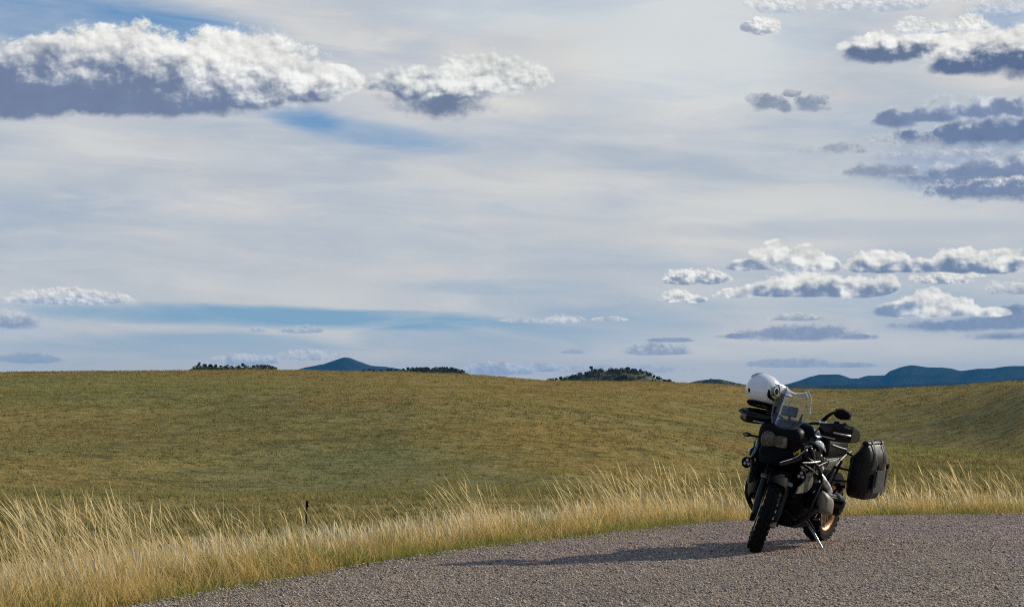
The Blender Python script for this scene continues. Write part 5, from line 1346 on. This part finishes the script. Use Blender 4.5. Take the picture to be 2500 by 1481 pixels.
for s_ in (-1, 1):
    mb = MB(); c = hpt(s_ * R(64), R(3), 0.010); mb.lathe([(0.0, 0.010), (0.020, 0.009), (0.026, 0.002), (0.026, -0.006), (0.0, -0.006)], c, c, 20, closed=False); pv_ = mb.build('visor_pivot', BLACK, helm)
    mb = MB(); mb.lathe([(0.026, 0.004), (0.032, 0.003), (0.032, -0.006), (0.026, -0.006)], c, c, 20); mb.build('pivot_ring', WHITE, pv_)
    mb = MB(); mb.tube([hpt(s_ * R(88), R(2), 0.004), hpt(s_ * R(84), R(-18), 0.004), hpt(s_ * R(62), R(-30), 0.004)], [0.008, 0.015, 0.006], 8, 4); mb.build('pivot_recess', BLACK, helm)
    mb = MB(); mb.tube([hpt(s_ * R(60), R(-33), 0.002), hpt(s_ * R(36), R(-42), 0.002), hpt(s_ * R(12), R(-44), 0.002)], 0.004, 8, 4); mb.build('chin_ridge', WHITE, helm)
mb = MB(); mb.loft([[hpt(R(180) + s2 * R(16), R(e_), 0.002 + 0.012 * k_) for s2 in (-1, -0.5, 0, 0.5, 1)] + [hpt(R(180) + s2 * R(16), R(e_), -0.004) for s2 in (1, 0.5, 0, -0.5, -1)] for e_, k_ in ((38, 0.3), (44, 1.2), (56, 1.0), (70, 0.4), (78, 0.1))]); mb.build('rear_vent', simple('pale grey plastic', (0.42, 0.43, 0.45), 0.35), helm)
mb = MB(); mb.lathe([(0.080, -0.098), (0.104, -0.098), (0.108, -0.106), (0.100, -0.122), (0.090, -0.128), (0.078, -0.120)], (0.0, 0, 0), (0, 0, 1), 32)
mb.bm.verts.ensure_lookup_table()
for v_ in mb.bm.verts:
    v_.co.x = v_.co.x * 1.12 + 0.004; v_.co.y *= 0.97
mb.build('neck_roll', BLACK, helm)
mb = MB(); c = hpt(R(-160), R(-12), 0.001); n_ = c.normalized()
mb.loft([[hpt(R(-160 + a), R(-12 + e_), o_) for a, e_ in ((-5, -7), (5, -7), (5, 7), (-5, 7))] for o_ in (-0.001, 0.0015)]); mb.build('badge', BLACK, helm, smooth=False)
mb = MB(); mb.tube([hpt(R(-150), R(-66), -0.03), hpt(R(-120), R(-70), -0.045) + Vector((0, 0, -0.035)), hpt(R(-90), R(-66), -0.03) + Vector((0, 0, -0.03))], 0.008, 6, 4); mb.build('chin_strap', FABRIC, helm)

# ------------------------------------------------------------------ fence stake in the grass
fx, fy = (747 - 1250) / F * 24., 24.0
fz = float(terrain(np.array([fx]), np.array([fy]))[0])
ztop = CAMZ - (1219 - 945) / F * 24.
stake = empty('fence_stake', (fx, fy, fz), (0, R(1.5), 0.4))
tag(stake, 'thin dark steel fence stake standing in the tall dry grass', 'fence stake')
RUST = simple('rusted steel', (0.07, 0.055, 0.042), 0.85, 0.3, scale=60)
h_ = ztop - fz
mb = MB()
mb.plate([(-0.011, 0, -0.15), (0.011, 0, -0.15), (0.011, 0, h_), (-0.011, 0, h_)], (0, 0.005, 0)); mb.plate([(0, 0.0028, -0.15), (0, 0.032, -0.15), (0, 0.032, h_), (0, 0.0028, h_)], (0.005, 0, 0))
for k in range(9): mb.box((0, -0.0065, h_ * (0.15 + 0.09 * k)), (0.012, 0.008, 0.012), bev=0.002)
mb.build('post', RUST, stake, smooth=False)
mb = MB(); mb.box((0, -0.010, h_ - 0.045), (0.028, 0.022, 0.07), bev=0.005); mb.build('post_cap', BLACK, stake)

# ------------------------------------------------------------------ render settings
vsn = SC.view_settings; SC.display_settings.display_device = 'sRGB'
vsn.view_transform = 'Standard'; vsn.look = 'None'; vsn.exposure = 0.0; vsn.gamma = 1.0
SC.render.engine = 'CYCLES'
cy = SC.cycles
cy.max_bounces = 8; cy.diffuse_bounces = 3; cy.glossy_bounces = 3; cy.transmission_bounces = 4; cy.volume_bounces = 0; cy.transparent_max_bounces = 12
cy.use_adaptive_sampling = True; cy.adaptive_threshold = 0.015
cy.caustics_reflective = False; cy.caustics_refractive = False
cy.use_denoising = False
cy.filter_width = 1.1
